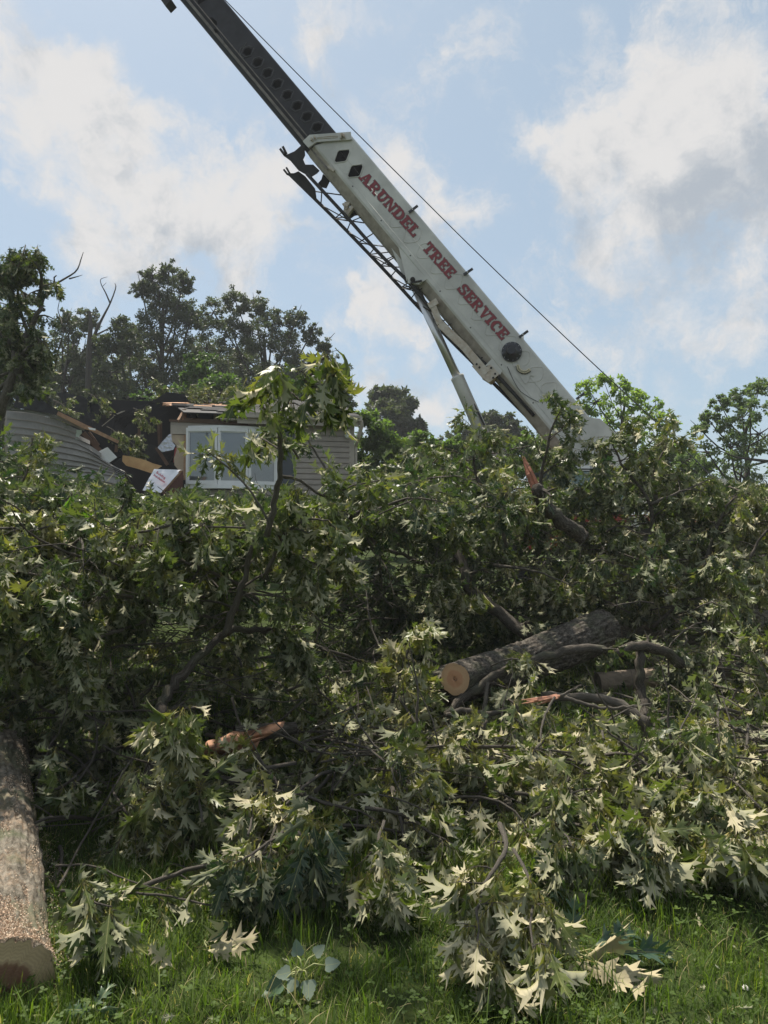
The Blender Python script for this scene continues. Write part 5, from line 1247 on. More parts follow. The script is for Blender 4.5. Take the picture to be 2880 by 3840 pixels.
# superstructure, cab, deck and carrier (mostly behind the leaves)
def quad(mb, P, D, th, m=0): mb.prism([at(x, y, D) for x, y in P], (0, th, 0), m)
mb = MB(); quad(mb, [(2150, 1560), (2250, 1570), (2350, 1660), (2430, 1790), (2508, 1888), (2300, 1892), (2245, 1740), (2180, 1650)], 13.35, .6)
quad(mb, [(2180, 1640), (2330, 1640), (2300, 1960), (2230, 1960)], 13.5, .4)
mb.build('turret', M['crane_white'], crane)
mb = MB(); D = 12.3; a, b = at(2052, 1768, D), at(2362, 1952, D)
x0, x1, z1, z0 = a.x, b.x, a.z, b.z
mb.abox(x0, x1, D, D + .95, z0 - .25, z0); mb.abox(x0, x0 + .04, D, D + .95, z0, z1); mb.abox(x1 - .05, x1, D, D + .95, z0, z1)
mb.abox(x0, x1, D + .9, D + .95, z0, z1); mb.abox(x0 - .02, x1 + .02, D - .02, D + .97, z1, z1 + .05)
xm = at(2262, 1800, D).x; mb.abox(xm - .035, xm, D - .01, D + .04, z0 - .2, z1)
cab = mb.build('cab', mat('dark_cab_frame', (.02, .03, .03), .5), crane)
mb = MB(); mb.abox(x0 + .04, xm - .04, D + .005, D + .012, z0, z1); mb.build('window', M['cab_glass'], cab)
mb = MB(); mb.abox(xm, x1 - .05, D + .005, D + .012, z0 - .2, z1); mb.build('window', M['cab_glass'], cab)
mb = MB(); mb.abox(xm + .06, x1 - .1, D + .3, D + .34, z0 - .2, z1 - .15); mb.abox(x0 + .3, x0 + .8, D + .4, D + .8, z0, z0 + .5); mb.build_each('seat', mat('pale_cab_trim', (.34, .42, .38), .7, var=.2, scale=3), cab)
mb = MB(); mb.bar(at(2066, 1750, D - .05), at(2210, 1752, D - .05), .06, .05); mb.bar(at(2066, 1762, D - .05), at(2210, 1764, D - .05), .03, .012); mb.build_each('roof_rail', mat('white_rail', (.7, .7, .7), .35), cab)
mb = MB(); D = 12.1
quad(mb, [(2350, 1890), (3500, 1893), (3500, 1908), (2350, 1905)], D, 2.2); quad(mb, [(2350, 1912), (3500, 1915), (3500, 1921), (2350, 1918)], D - .03, .05)
quad(mb, [(2440, 1855), (2600, 1862), (2640, 1890), (2400, 1888)], D + .3, .8)
carr = mb.build('deck', M['crane_white'], crane)
mb = MB(); quad(mb, [(2100, 1930), (3500, 1933), (3500, 1960), (2100, 1957)], D + .02, 2.1); quad(mb, [(1960, 2000), (2250, 2000), (2250, 2060), (1960, 2060)], D - .1, .3); mb.build('red_side_band', M['red_paint'], crane)
mb = MB(); quad(mb, [(1900, 1960), (3500, 1963), (3500, 2080), (1900, 2077)], D + .25, 1.8); mb.build('chassis', mat('dark_chassis', (.03, .028, .03), .6, var=.3, scale=3), crane)
mb = MB(); quad(mb, [(2745, 1962), (2900, 1964), (2900, 2000), (2745, 1998)], D - .02, .2); quad(mb, [(2360, 1935), (2420, 1935), (2430, 1975), (2360, 1975)], D - .05, .2); mb.build_each('side_locker', M['crane_white'], crane)
mb = MB(); quad(mb, [(2745, 2025), (2790, 2012), (3100, 2016), (3100, 2130), (2745, 2126)], D - .6, .6); quad(mb, [(2740, 2133), (3100, 2136), (3100, 2143), (2740, 2140)], D - .64, .7); mb.build('outrigger_box', M['pink_panel'], crane)
mb = MB(); P = []
for i in range(13): a = PI * i / 12; P.append(at(2705 - 58 * math.cos(a), 1862 - 68 * math.sin(a), D + .4))
P += [at(2763, 1890, D + .4), at(2647, 1890, D + .4)]; mb.prism(P, (0, .9, 0)); wh = mb.build('winch_housing', M['crane_white'], crane)
mb = MB(); c_ = at(2650, 1838, D + .38); mb.tube([c_, c_ + Vector((0, 1.0, 0))], .16, 24); mb.tube([c_ - Vector((0, .02, 0)), c_ + Vector((0, .02, 0))], .19, 24); mb.build('winch_drum', M['rope'], crane)
for px in (2050, 2480, 2640, 3050, 3230):
    c_ = at(px, 2090, D - .05); c_.z = gz(c_.x, c_.y) + .52
    mb = MB(); mb.tube([c_, c_ + Vector((0, .04, 0)), c_ + Vector((0, .3, 0)), c_ + Vector((0, .34, 0))], [.47, .52, .52, .47], 32); w_ = mb.build('wheel', M['rubber'], crane)
    mb = MB(); mb.tube([c_ - Vector((0, .02, 0)), c_ + Vector((0, .05, 0))], .27, 24); mb.build('rim', M['crane_white'], w_)
# ------------------------------------------------------------------ storm-wrecked house
M['siding'] = mat('taupe_vinyl_siding', (.29, .255, .22), .55, var=.08, scale=3, bump=.05, bscale=60)
M['siding_light'] = mat('buckled_grey_siding', (.24, .23, .215), .85, var=.10, scale=4, bump=.05, bscale=60)
M['trim'] = mat('taupe_trim', (.36, .32, .27), .5, var=.08, scale=5)
M['white_pvc'] = mat('white_window_frame', (.72, .73, .74), .4, var=.04, scale=6)
M['shingle'] = mat('asphalt_shingles', (.022, .021, .021), .9, col2=(.015, .015, .016), scale=22, bump=.5, bscale=60)
M['felt'] = mat('torn_roofing_felt', (.02, .02, .022), .8, var=.5, scale=7, bump=.4, bscale=12)
M['ply'] = mat('orange_plywood', (.52, .25, .10), .7, col2=(.33, .15, .06), scale=5, bump=.2, bscale=20)
M['ply_pale'] = mat('pale_plywood', (.60, .38, .18), .7, col2=(.46, .26, .11), scale=4, bump=.2, bscale=20)
M['lumber'] = mat('framing_lumber', (.12, .07, .045), .75, col2=(.10, .055, .035), scale=9)
M['lumber_pale'] = mat('fresh_lumber', (.38, .23, .13), .75, col2=(.25, .14, .08), scale=9)
M['sheath'] = mat('beige_sheathing', (.42, .33, .24), .7, var=.12, scale=6)
M['house_shade'] = mat('interior_shade', (.012, .012, .013), .9)  # near-black: shade of the rooms, hole and eave put into the colour
M['foil'] = mat('foil_faced_insulation', (.70, .71, .74), .28, metal=.55, bump=.6, bscale=14)
M['blind'] = mat('window_blind', (.55, .56, .57), .6)
M['slate_shutter'] = mat('slate_blue_shutter', (.045, .055, .07), .5)
hO = Vector((-4.75, 17, 0)); h1 = Vector((3.98, .8, 0)).normalized(); h2 = Vector((-h1.y, h1.x, 0))
def H(a, b, z): return hO + h1 * a + h2 * b + Vector((0, 0, z))
def ha(px, py, b=0):
    d = ray(px, py); o = Vector((0, 0, CAMZ)); n = h2; P = hO + h2 * b
    p = o + d * ((P - o).dot(n) / d.dot(n)); q = p - hO; return q.dot(h1), p.z
def e1(x, y): return (x * .42195, 1400 + y * .42195)
def e2(x, y): return (600 + x * .4822, 1400 + y * .4822)
house = thing('wrecked_house', H(1, 2, .8), 'taupe sided house with caved in roof and three part bay window, behind the heap', 'house')
def hbox(mb, a0, a1, b0, b1, z0, z1): mb.box(H((a0 + a1) / 2, (b0 + b1) / 2, (z0 + z1) / 2), h1 * (a1 - a0) / 2, h2 * (b1 - b0) / 2, Vector((0, 0, (z1 - z0) / 2)))
aR = ha(1322, 1640)[0]; aW0 = ha(700, 1700)[0]; aW1 = ha(1038, 1700)[0]; zE = ha(1200, 1592)[1]; zWt = ha(720, 1606)[1]; zWb = ha(820, 1818)[1]
print('house', aR, aW0, aW1, zE, zWt, zWb)
def laps(mb, a0, a1, z0, z1, pitch=.137, b=0):
    z = z0
    while z < z1:
        t = min(z + pitch, z1) - .022
        mb.poly([H(a0, b - .045, z), H(a1, b - .045, z), H(a1, b - .030, t), H(a0, b - .030, t)])
        mb.poly([H(a0, b - .004, z + .004), H(a1, b - .004, z + .004), H(a1, b - .045, z), H(a0, b - .045, z)]); mb.poly([H(a0, b - .030, t), H(a1, b - .030, t), H(a1, b - .004, t + .004), H(a0, b - .004, t + .004)]); z += pitch
    hbox(mb, a0, a1, b, b + .12, z0, z1)
mb = MB(); laps(mb, aW1 + .02, aR - .05, .9, zE); laps(mb, aW0 - .05, aW1 + .02, .9, zWb - .12); laps(mb, ha(640, 1600)[0], aW1 + .02, zWt + .06, zE)
hbox(mb, aR - .12, aR, .13, 7, .9, zE); mb.build('front_wall', M['siding'], house)
mb = MB(); hbox(mb, aR - .09, aR + .04, -.04, .1, .9, zE); hbox(mb, ha(640, 1600)[0], ha(705, 1600)[0], -.035, -.004, ha(650, 1628)[1], ha(650, 1585)[1]); mb.build_each('corner_trim', M['trim'], house)
# bay window of three blinds
pl = [(aW0, -.02), (ha(818, 1700)[0], -.20), (ha(930, 1700)[0], -.18), (aW1, -.02)]
win = thing('bay_window', H(aW0, 0, zWb), None, None); win.parent = house; win.matrix_parent_inverse = parent_world(house).inverted()
def P3(p, z): return H(p[0], p[1], z)
for i in range(3):
    p, q = pl[i], pl[i + 1]; d = (P3(q, 0) - P3(p, 0)).normalized(); nn = Vector((d.y, -d.x, 0)); L = (P3(q, 0) - P3(p, 0)).length
    def X(t, o, z): return P3(p, z) + d * t + nn * o
    fr = MB(); w_ = .052
    for (t0, t1, za, zb) in ((0.0, w_, zWb, zWt), (L - w_, L, zWb, zWt), (w_, L - w_, zWt - .085, zWt), (w_, L - w_, zWb, zWb + .09)):
        fr.box(X((t0 + t1) / 2, .02, (za + zb) / 2), d * (t1 - t0) / 2, nn * .035, Vector((0, 0, (zb - za) / 2)))
    for (t0, t1, za, zb) in ((w_, w_ + .025, zWb + .09, zWt - .085), (L - w_ - .025, L - w_, zWb + .09, zWt - .085), (w_ + .025, L - w_ - .025, zWt - .11, zWt - .085)):
        fr.box(X((t0 + t1) / 2, .004, (za + zb) / 2), d * (t1 - t0) / 2, nn * .02, Vector((0, 0, (zb - za) / 2)))
    f = fr.build('window_frame', M['white_pvc'], win)
    g = MB(); g.poly([X(w_, .006, zWb + .09), X(L - w_, .006, zWb + .09), X(L - w_, .006, zWt - .085), X(w_, .006, zWt - .085)]); g.build('pane', M['window_glass'], f)
    b = MB(); z = zWb + .1
    while z < zWt - .1: b.box(X(L / 2, -.035, z), d * (L / 2 - w_ - .03), (nn * .010 + Vector((0, 0, -.011))), Vector((0, 0, .0012)) + nn * .0012); z += .026
    b.build('blind', M['blind'], f)
mb = MB(); hbox(mb, aW0, aW1, .04, .08, zWb, zWt); mb.build('room_wall', mat('dim_room', (.09, .09, .09), .9), win)
mb = MB(); mb.prism([P3((aW0 - .05, .0), zWt), P3((pl[1][0], -.26), zWt), P3((pl[2][0], -.24), zWt), P3((aW1 + .05, .0), zWt)], (0, 0, .055)); mb.prism([P3((aW0 - .05, .0), zWb - .1), P3((pl[1][0], -.28), zWb - .1), P3((pl[2][0], -.26), zWb - .1), P3((aW1 + .05, .0), zWb - .1)], (0, 0, .1)); mb.build_each('window_head', M['white_pvc'], win)
mb = MB(); s0 = ha(1058, 1700)[0]; hbox(mb, s0 - .03, s0 + .30, -.05, -.023, zWb - .1, zE - .15); mb.build('shutter', M['slate_shutter'], house)
# security lamp under the eave
mb = MB(); c_ = H(ha(1303, 1632)[0], -.10, ha(1303, 1635)[1]); 
for i in range(6): a0, a1 = PI * i / 6, PI * (i + 1) / 6; mb.tube([c_ + Vector((0, 0, math.cos(a0) * .085)), c_ + Vector((0, 0, math.cos(a1) * .085))], [max(.004, math.sin(a0) * .085), max(.004, math.sin(a1) * .085)], 16, False)
mb.tube([c_, c_ + Vector((.02, .0, .16))], .035, 10); mb.build('eave_lamp', M['white_pvc'], house, True)
# sewn eave: soffit, fascia, gutter on the intact right part
g0 = ha(890, 1570, -.35)[0]; g1 = ha(1350, 1580, -.35)[0]; zG = ha(1200, 1572, -.35)[1]
mb = MB(); hbox(mb, g0 - .4, g1, -.35, .0, zE + .0, zE + .03); hbox(mb, g0, g1, -.37, -.35, zE - .01, zG + .05); mb.build('soffit', M['trim'], house)
mb = MB(); hbox(mb, g0, g1 - .02, -.36, -.34, zG - .16, zG - .04); hbox(mb, g0, g1 + .03, -.48, -.372, zG - .03, zG - .012); hbox(mb, g0, g1 + .03, -.48, -.468, zG - .012, zG + .075); hbox(mb, g0, g1 + .03, -.487, -.46, zG + .07, zG + .09); hbox(mb, g1 + .018, g1 + .032, -.465, -.375, zG - .01, zG + .08); mb.build('gutter', M['trim'], house)
mb = MB(); c_ = H(g1 + .02, -.43, zG - .02); mb.tube([c_, c_ + Vector((.01, .03, -.12)), H(g1 - .02, -.3, zG - .4), H(aR + .08, .02, zG - .62), H(aR + .08, .02, 1.0)], .045, 8); mb.tube([H(g1 - .0, -.25, zG - .22), H(g1 + .12, -.1, zG - .3)], .03, 8); mb.build('downspout', M['trim'], house)
# roof: shingled slope from the eave to the ridge with a stripped band of plywood
zR = at(950, 1498, 21).z
def roofz(b): return zG + .06 + (zR - zG - .06) * (b + .45) / 4.2
def rquad(mb, a0, a1, b0, b1, lift, th=.03, a0b=None, a1b=None):
    a0b = a0 if a0b is None else a0b; a1b = a1 if a1b is None else a1b
    mb.prism([H(a0, b0, roofz(b0) + lift), H(a1, b0, roofz(b0) + lift), H(a1b, b1, roofz(b1) + lift), H(a0b, b1, roofz(b1) + lift)], (0, 0, -th))
mb = MB(); aL = ha(620, 1500, 2)[0]
for i in range(15):
    b0 = -.47 + i * .29; lo = g0 - .1 if i < 4 else aL - .3 * math.sin(i); 
    if i < 4: lo = ha(870 - 60 * i, 1560, b0)[0]
    hi = g1 + .02
    if 5 <= i <= 8: lo = ha((910, 925, 940, 905)[i - 5], 1515, b0)[0]
    rquad(mb, lo, hi, b0, b0 + .32, .012 + .004 * (i % 2), .018, lo + R.uniform(-.1, .15))
mb.build('shingles', M['shingle'], house)
mb = MB(); rquad(mb, ha(690, 1560, -.3)[0], g1, -.35, 3.7, -.02, .025, aL - .2); mb.build('roof_deck', M['felt'], house)
mb = MB(); rquad(mb, ha(612, 1525, 1.1)[0], ha(918, 1525, 1.1)[0], .9, 1.9, .004, .02, ha(612, 1505, 1.9)[0]); 
mb.build('bare_roof_boards', M['ply'], house)
mb = MB()
for i in range(26):
    a = R.uniform(aL - .2, g0 + .8); b = R.choice((.85, 1.95, 2.2, 2.6, 3.0)) + R.uniform(-.1, .1); w_, d_ = R.uniform(.15, .6), R.uniform(.05, .2)
    c_ = H(a, b, roofz(b) + R.uniform(.03, .09)); mb.box(c_, h1 * w_ / 2, (h2 * .9 + Vector((0, 0, R.uniform(-.2, .5)))) * d_ / 2, Vector((0, 0, .006)))
mb.build_each('torn_shingle', M['shingle'], house)
# broken fascia and rafter ends over the bay
mb = MB(); z0 = ha(800, 1575)[1]
mb.bar(H(ha(690, 1575)[0], -.06, ha(690, 1575)[1]), H(ha(900, 1590)[0], -.06, ha(900, 1588)[1]), .05, .09)
mb.bar(H(ha(635, 1600)[0], -.05, ha(650, 1600)[1] + .14), H(ha(930, 1606)[0], -.05, ha(930, 1600)[1] + .04), .05, .05); mb.build_each('fascia_board', M['lumber'], house)
mb = MB(); mb.bar(H(ha(688, 1540)[0], .2, ha(688, 1535, .2)[1]), H(ha(688, 1600)[0], .2, ha(688, 1585, .2)[1]), .08, .10); mb.bar(H(ha(806, 1545)[0], .2, ha(806, 1545, .2)[1]), H(ha(806, 1570)[0], .2, ha(806, 1575, .2)[1]), .05, .08); mb.build_each('rafter_end', M['lumber_pale'], house)
# ragged sheathing left of the bay
mb = MB(); mb.prism([H(ha(x, y)[0], -.0, ha(x, y)[1]) for x, y in (e2(90, 475), e2(200, 480), e2(200, 815), e2(112, 715), e2(108, 660), e2(130, 600), e2(128, 560), e2(92, 520))], h2 * .03); mb.build('torn_sheathing', M['sheath'], house)
mb = MB(); mb.bar(H(ha(*e2(197, 480))[0], -.03, ha(*e2(197, 480))[1]), H(ha(*e2(192, 830))[0], -.03, ha(*e2(192, 830))[1]), .05, .05); mb.bar(H(ha(*e2(180, 330))[0], .1, ha(*e2(180, 300), .1)[1]), H(ha(*e2(140, 375))[0], -.05, ha(*e2(140, 380))[1]), .08, .05); mb.build_each('broken_stud', M['lumber_pale'], house)
# attic and rooms behind the hole, their darkness put into the wall colour
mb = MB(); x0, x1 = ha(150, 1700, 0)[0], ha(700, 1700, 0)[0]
hbox(mb, x0 - .2, aR - .2, 3.8, 3.9, .8, zR - .15); hbox(mb, x1 + .02, x1 + .06, .2, 3.8, .8, zE + .2); hbox(mb, x0 - .2, x1, .3, 3.8, .9, 1.0); hbox(mb, x0 - .2, x0 - .1, 0, 3.8, .8, zE - 1); mb.build('dark_rooms', M['house_shade'], house)
def hp(x, y, b): a, z = ha(x, y, b); return H(a, b, z)
mb = MB()
for (p, q, b, w_) in (((1238, 375), (1238, 580), 1.0, .07), ((1408, 435), (1418, 640), .8, .07), ((1432, 440), (1430, 620), .9, .05), ((1390, 660), (1490, 815), .2, .08), ((1225, 540), (1180, 570), .6, .05)):
    mb.bar(hp(*e1(*p), b), hp(*e1(*q), b), w_, .05, up=h2)
mb.build_each('stud', M['lumber'], house)
# collapsed roof pieces, and a near-black sheet as the shade in the hole
for k, (pp, b, off, m) in enumerate([
    (((165, 145), (225, 150), (520, 330), (640, 385), (850, 490), (1060, 600), (1040, 640), (850, 520), (520, 375), (300, 330), (120, 300)), -1.2, .06, 'felt'),
    (((500, 175), (560, 170), (740, 205), (775, 235), (770, 330), (820, 430), (810, 480), (640, 400), (600, 330), (560, 250)), -.4, .08, 'felt'),
    (((785, 200), (860, 255), (902, 320), (895, 370), (850, 360), (810, 330), (780, 260)), -.2, .06, 'felt'),
    (((900, 305), (1060, 310), (1180, 300), (1310, 270), (1230, 340), (1100, 490), (1080, 480), (1000, 400), (920, 440), (890, 370)), .4, .06, 'felt'),
    (((1310, 258), (1640, 262), (1630, 330), (1560, 420), (1545, 520), (1440, 640), (1390, 660), (1250, 700), (1120, 640), (1100, 500), (1240, 350)), 3.0, .06, 'house_shade'),
    (((1400, 220), (1480, 165), (1640, 185), (1680, 250), (1310, 262)), .9, .05, 'shingle'),
    (((1150, 560), (1370, 640), (1560, 700), (1500, 800), (1400, 800), (1100, 730), (1030, 700)), .5, .05, 'felt')]):
    mb = MB(); mb.prism([hp(*e1(x, y), b) for x, y in pp], h2 * off); mb.build('roof_piece_and_shade_sheet', M[m], house)
mb = MB()
for i in range(22):
    x = 1000 + i * 13; y0 = 300 + R.uniform(-10, 15); mb.bar(hp(*e1(x + 60 + R.uniform(0, 50), y0 + 20), .33), hp(*e1(x - R.uniform(0, 40), y0 + R.uniform(110, 190)), .30), .02, .01, up=h2)
for i in range(30):
    x = R.uniform(500, 1500); y = 170 + abs(x - 1000) * .0 + R.uniform(0, 220); mb.bar(hp(*e1(x, y), -.1), hp(*e1(x + R.uniform(20, 90), y + R.uniform(-25, 30)), -.1), R.uniform(.015, .05), .01, up=h2)
mb.build_each('broken_lath', M['shingle'], house)
mb = MB()
for (p, q, w_) in (((905, 470), (1010, 385), .02), ((1010, 375), (1110, 330), .03), ((900, 330), (1010, 350), .04), ((900, 350), (990, 365), .02)): mb.bar(hp(*e1(*p), .25), hp(*e1(*q), .25), w_, .01, up=h2)
mb.build_each('pale_lath', M['trim'], house)
# leaning gable: buckled siding
mb = MB(); KX = [60, 300, 520, 680, 800, 900, 1010, 1110]
def lapline(k):
    # left y, mid y, right y of the k-th line
    pts = {0: (335, 360, 415, 498, 520, 545, 570, 600), 1: (400, 430, 480, 540, 600, 655, 720, 800), 2: (470, 500, 540, 585, 640, 710, 790, 850), 3: (530, 560, 595, 630, 690, 755, 820, 870),
           4: (600, 620, 650, 680, 715, 775, 840, 885), 5: (665, 685, 705, 735, 765, 805, 855, 900), 6: (730, 745, 760, 785, 805, 835, 870, 915), 7: (795, 805, 815, 830, 845, 865, 890, 930),
           8: (860, 865, 870, 875, 885, 900, 915, 950), 9: (930, 930, 932, 935, 945, 960, 985, 1020), 10: (1000, 1000, 1000, 1005, 1020, 1045, 1080, 1130), 11: (1080, 1080, 1080, 1085, 1100, 1120, 1160, 1200)}
    return pts[k]
def gp(x, y, o=0):
    b = -1.0 + .05 * math.sin(x * .006) - .10 * max(0, (y - 800) / 400) + .03 * math.sin(y * .02 + x * .004); return hp(*e1(x, y), b + o)
for k in range(11):
    A, B = lapline(k), lapline(k + 1)
    if k == 0: xs = KX[:4]
    elif k <= 1: xs = KX[:5]
    elif k == 2: xs = KX[:6]
    else: xs = KX[:8]
    rows = []
    n = len(xs)
    xx = np.linspace(xs[0], xs[-1], 24); ya = np.interp(xx, KX, A); yb = np.interp(xx, KX, B)
    top = [gp(x, y, .0) for x, y in zip(xx, ya)]; bot = [gp(x, y - 7, -.05) for x, y in zip(xx, yb)]; lip = [gp(x, y - 6, .03) for x, y in zip(xx, yb)]
    V = [tuple(p) for p in top + bot + lip]; m_ = 24
    mb.add(V, [[i, i + 1, m_ + i + 1, m_ + i] for i in range(m_ - 1)] + [[m_ + i, m_ + i + 1, 2 * m_ + i + 1, 2 * m_ + i] for i in range(m_ - 1)])
mb.build('buckled_siding', M['siding_light'], house)
mb = MB(); mb.prism([gp(x, y, .5) for x, y in ((40, 330), (320, 350), (690, 500), (1000, 840), (1120, 1180), (40, 1180))], h2 * .08); mb.build('gable_sheathing', M['siding'], house)
mb = MB(); mb.prism([gp(x, y, -.03) for x, y in ((680, 500), (725, 505), (728, 530), (700, 560), (718, 590), (670, 585))], h2 * .01); mb.build('torn_housewrap', mat('pale_housewrap', (.48, .55, .52), .6), house)
mb = MB(); mb.prism([gp(x, y, -.08) for x, y in ((105, 315), (300, 335), (520, 385), (760, 495), (745, 510), (520, 410), (300, 358), (110, 328))], -h2 * .10); mb.build('rake_trim', mat('shaded_trim', (.17, .17, .15), .8, var=.2, scale=5), house)  # trim colour darkened to stand for the shade on it
mb = MB(); mb.prism([hp(*e1(x, y), -1.3) for x, y in ((522, 340), (1060, 600), (1050, 625), (790, 505), (760, 500), (508, 372))], -h2 * .05)
mb.build('rake_board', M['lumber_pale'], house)
mb = MB(); mb.prism([hp(*e1(x, y), -1.38) for x, y in ((782, 480), (850, 492), (848, 508), (795, 500))], -h2 * .02); mb.build('flashing', M['white_pvc'], house)
mb = MB(); mb.prism([hp(*e1(x, y), -.7) for x, y in ((720, 500), (800, 500), (1040, 620), (1100, 720), (1000, 800), (850, 720), (700, 560))], h2 * .05); mb.build('eave_underside', M['house_shade'], house)
mb = MB(); mb.bar(hp(*e1(740, 530), -.85), hp(*e1(890, 690), -.8), .1, .06, up=h2); mb.bar(hp(*e1(790, 520), -.83), hp(*e1(880, 640), -.8), .05, .06, up=h2); mb.bar(hp(*e1(1040, 620), -.9), hp(*e1(1030, 700), -.9), .06, .06, up=h2); mb.build_each('hanging_rafter', M['lumber'], house)
mb = MB(); V = [hp(*e1(x, y), -1.0) for x, y in ((845, 710), (955, 655), (1040, 745), (960, 802))]; mb.prism(V, h2 * .02)
for t in (.25, .5, .75): mb.bar(V[0].lerp(V[1], t) - h2 * .012, V[3].lerp(V[2], t) - h2 * .012, .012, .012, up=h2)
mb.build('soffit_panel', M['white_pvc'], house)
# plank and foil insulation board spilling out of the hole: loose debris, things of their own
def top_(o, l, c): o['label'] = l; o['category'] = c; return o
mb = MB(); mb.prism([hp(*e1(x, y), -.75) for x, y in ((1090, 728), (1160, 738), (1290, 770), (1360, 800), (1440, 822), (1345, 888), (1230, 850), (1120, 820), (1085, 780))], h2 * .03)
top_(mb.build('plywood_sheet', M['ply_pale']), 'bent yellow plywood sheet spilling out of the hole in the house', 'board')
c = [hp(*e1(x, y), -1.0) for x, y in ((1355, 890), (1480, 822), (1612, 858), (1430, 1062), (1290, 1055))]
mb = MB(); base = c[0]
G = 14; V = []
A0, A1, A2, A3 = hp(*e1(1370, 850), -.9), hp(*e1(1612, 858), -1.0), hp(*e1(1430, 1062), -1.15), hp(*e1(1265, 1040), -1.1)
for j in range(G + 1):
    for i in range(G + 1):
        p = A0.lerp(A1, i / G).lerp(A3.lerp(A2, i / G), j / G); q = p * 9
        V.append(tuple(p - h2 * (.03 * mnoise.noise(q) + .012 * mnoise.noise(q * 3))))
mb.add(V, [[j * (G + 1) + i, j * (G + 1) + i + 1, (j + 1) * (G + 1) + i + 1, (j + 1) * (G + 1) + i] for j in range(G) for i in range(G)])
ins = mb.build('insulation_board', M['foil'], None, True); top_(ins, 'silver foil insulation board with red lettering, hanging left of the bay window', 'insulation')
mb = MB(); mb.prism([hp(*e1(x, y), -1.02) for x, y in ((1600, 860), (1625, 862), (1480, 1030), (1425, 1068), (1420, 1055))], h2 * .05); mb.build('board_edge', M['lumber_pale'], ins)
def txt(s, px, py, ang, size, b):
    cu = bpy.data.curves.new('lettering', 'FONT'); cu.body = s; cu.size = size; cu.extrude = .001; cu.offset = .002
    tmp = bpy.data.objects.new('tmp', cu); COL.objects.link(tmp); dg = bpy.context.evaluated_depsgraph_get(); me = bpy.data.meshes.new_from_object(tmp.evaluated_get(dg)); bpy.data.objects.remove(tmp)
    o = bpy.data.objects.new('lettering', me); COL.objects.link(o); me.materials.clear(); me.materials.append(M['red_print'])
    ca, sa = math.cos(ang), math.sin(ang); X = h1 * ca + Vector((0, 0, sa)); Y = -h1 * sa + Vector((0, 0, ca)); Z = X.cross(Y)
    p = hp(*e1(px, py), b); o.matrix_world = Matrix(((X.x, Y.x, Z.x, p.x), (X.y, Y.y, Z.y, p.y), (X.z, Y.z, Z.z, p.z), (0, 0, 0, 1)))
    o.parent = ins
M['red_print'] = mat('red_print', (.50, .03, .06), .5)
txt('Building', 1385, 885, math.radians(-35), .075, -1.2); txt('Insulation', 1362, 908, math.radians(-35), .075, -1.22)
mb = MB(); P = [hp(*e1(x, y), .1) for x, y in ((1400, 660), (1440, 610), (1500, 545), (1530, 530), (1540, 620), (1560, 640), (1540, 680), (1440, 700))]; mb.prism(P, h2 * .05); mb.build('foil_scrap', mat('crumpled_foil', (.45, .46, .5), .25, metal=.9, bump=1, bscale=9), house)
mb = MB(); mb.prism([hp(*e1(x, y), .05) for x, y in ((1555, 660), (1575, 660), (1560, 790), (1540, 790))], h2 * .05); mb.build('red_bracket', M['red_paint'], house)
mb = MB(); mb.prism([hp(*e1(x, y), -.3) for x, y in ((1500, 900), (1625, 870), (1625, 1130), (1480, 1130), (1440, 1060))], h2 * .05); mb.build('broken_wall_base', mat('red_brown_wood', (.10, .04, .03), .8, var=.3, scale=6), house)
# leafy debris lying on the roof
for i, (x, y, b, lab) in enumerate((((770), 1480, 2.6, 'wilted oak spray lying on the roof ridge above the orange boards'), (560, 1462, 1.5, 'olive oak spray draped over the roof edge left of the orange boards'), (650, 1474, 2.0, 'brown leaf litter and twigs on the roof ridge left of centre'), (860, 1488, 2.9, 'leaf litter heaped on the ridge above the middle of the bay window'), (690, 1500, 1.7, 'oak spray lying across the left end of the orange boards'), (1180, 1540, 1.2, 'oak twigs strewn over the right end of the shingled roof'), (330, 1475, 0, 'leaf covered spray on the broken black roof peak'), (200, 1500, -.8, 'leafy spray hanging on the leaning black roof slab'), (400, 1600, -.6, 'leafy spray trailing down the broken rafters beside the gable'), (460, 1640, -.5, 'small leafy spray at the lower end of the rake board'), (500, 1530, .2, 'leafy spray hanging over the shredded lath'))):
    p = Plant(); s = hp(x, y, b); ridge = b > 1.9; e = hp(x + (190 if ridge else 60), y + (6 if i < 6 else 60), b - .1)
    p.grow([s, s.lerp(e, .5) + Vector((0, 0, .08)), e], .012, .004, n=14 if ridge else 8, L=.4, size=.17, droop=.9, tone=.6, leaves=5, m=2, r=R, flip=.6)
    p.build('leafy_branch', lab, 'branch', 'storm torn sprays on the wrecked roof')
# ------------------------------------------------------------------ standing trees
CARD = simple_template([(.28, .25), (.34, .5), (.22, .8)], .3, .3)
CARDV = np.array([(0, 0, 0), (.30, .42, .06), (0, 1, -.08), (-.30, .42, .06)]); CARDT = np.array([[0, 1, 2, 3]])
def stamp_cards(mb, O, D, N, S, Rn, mat=0):
    D = norm(D); N = norm(N - D * (N * D).sum(1)[:, None]); X = np.cross(D, N)
    W = O[:, None] + S[:, None, None] * (CARDV[None, :, 0, None] * X[:, None] + CARDV[None, :, 1, None] * D[:, None] + CARDV[None, :, 2, None] * N[:, None])
    A = np.zeros_like(W); A[..., 2] = Rn[:, None]; A[..., 1] = .5; A[..., 0] = .2
    mb.add(W.reshape(-1, 3), (CARDT[None] + (np.arange(len(O)) * 4)[:, None, None]).reshape(-1, 4), A.reshape(-1, 3), mat)

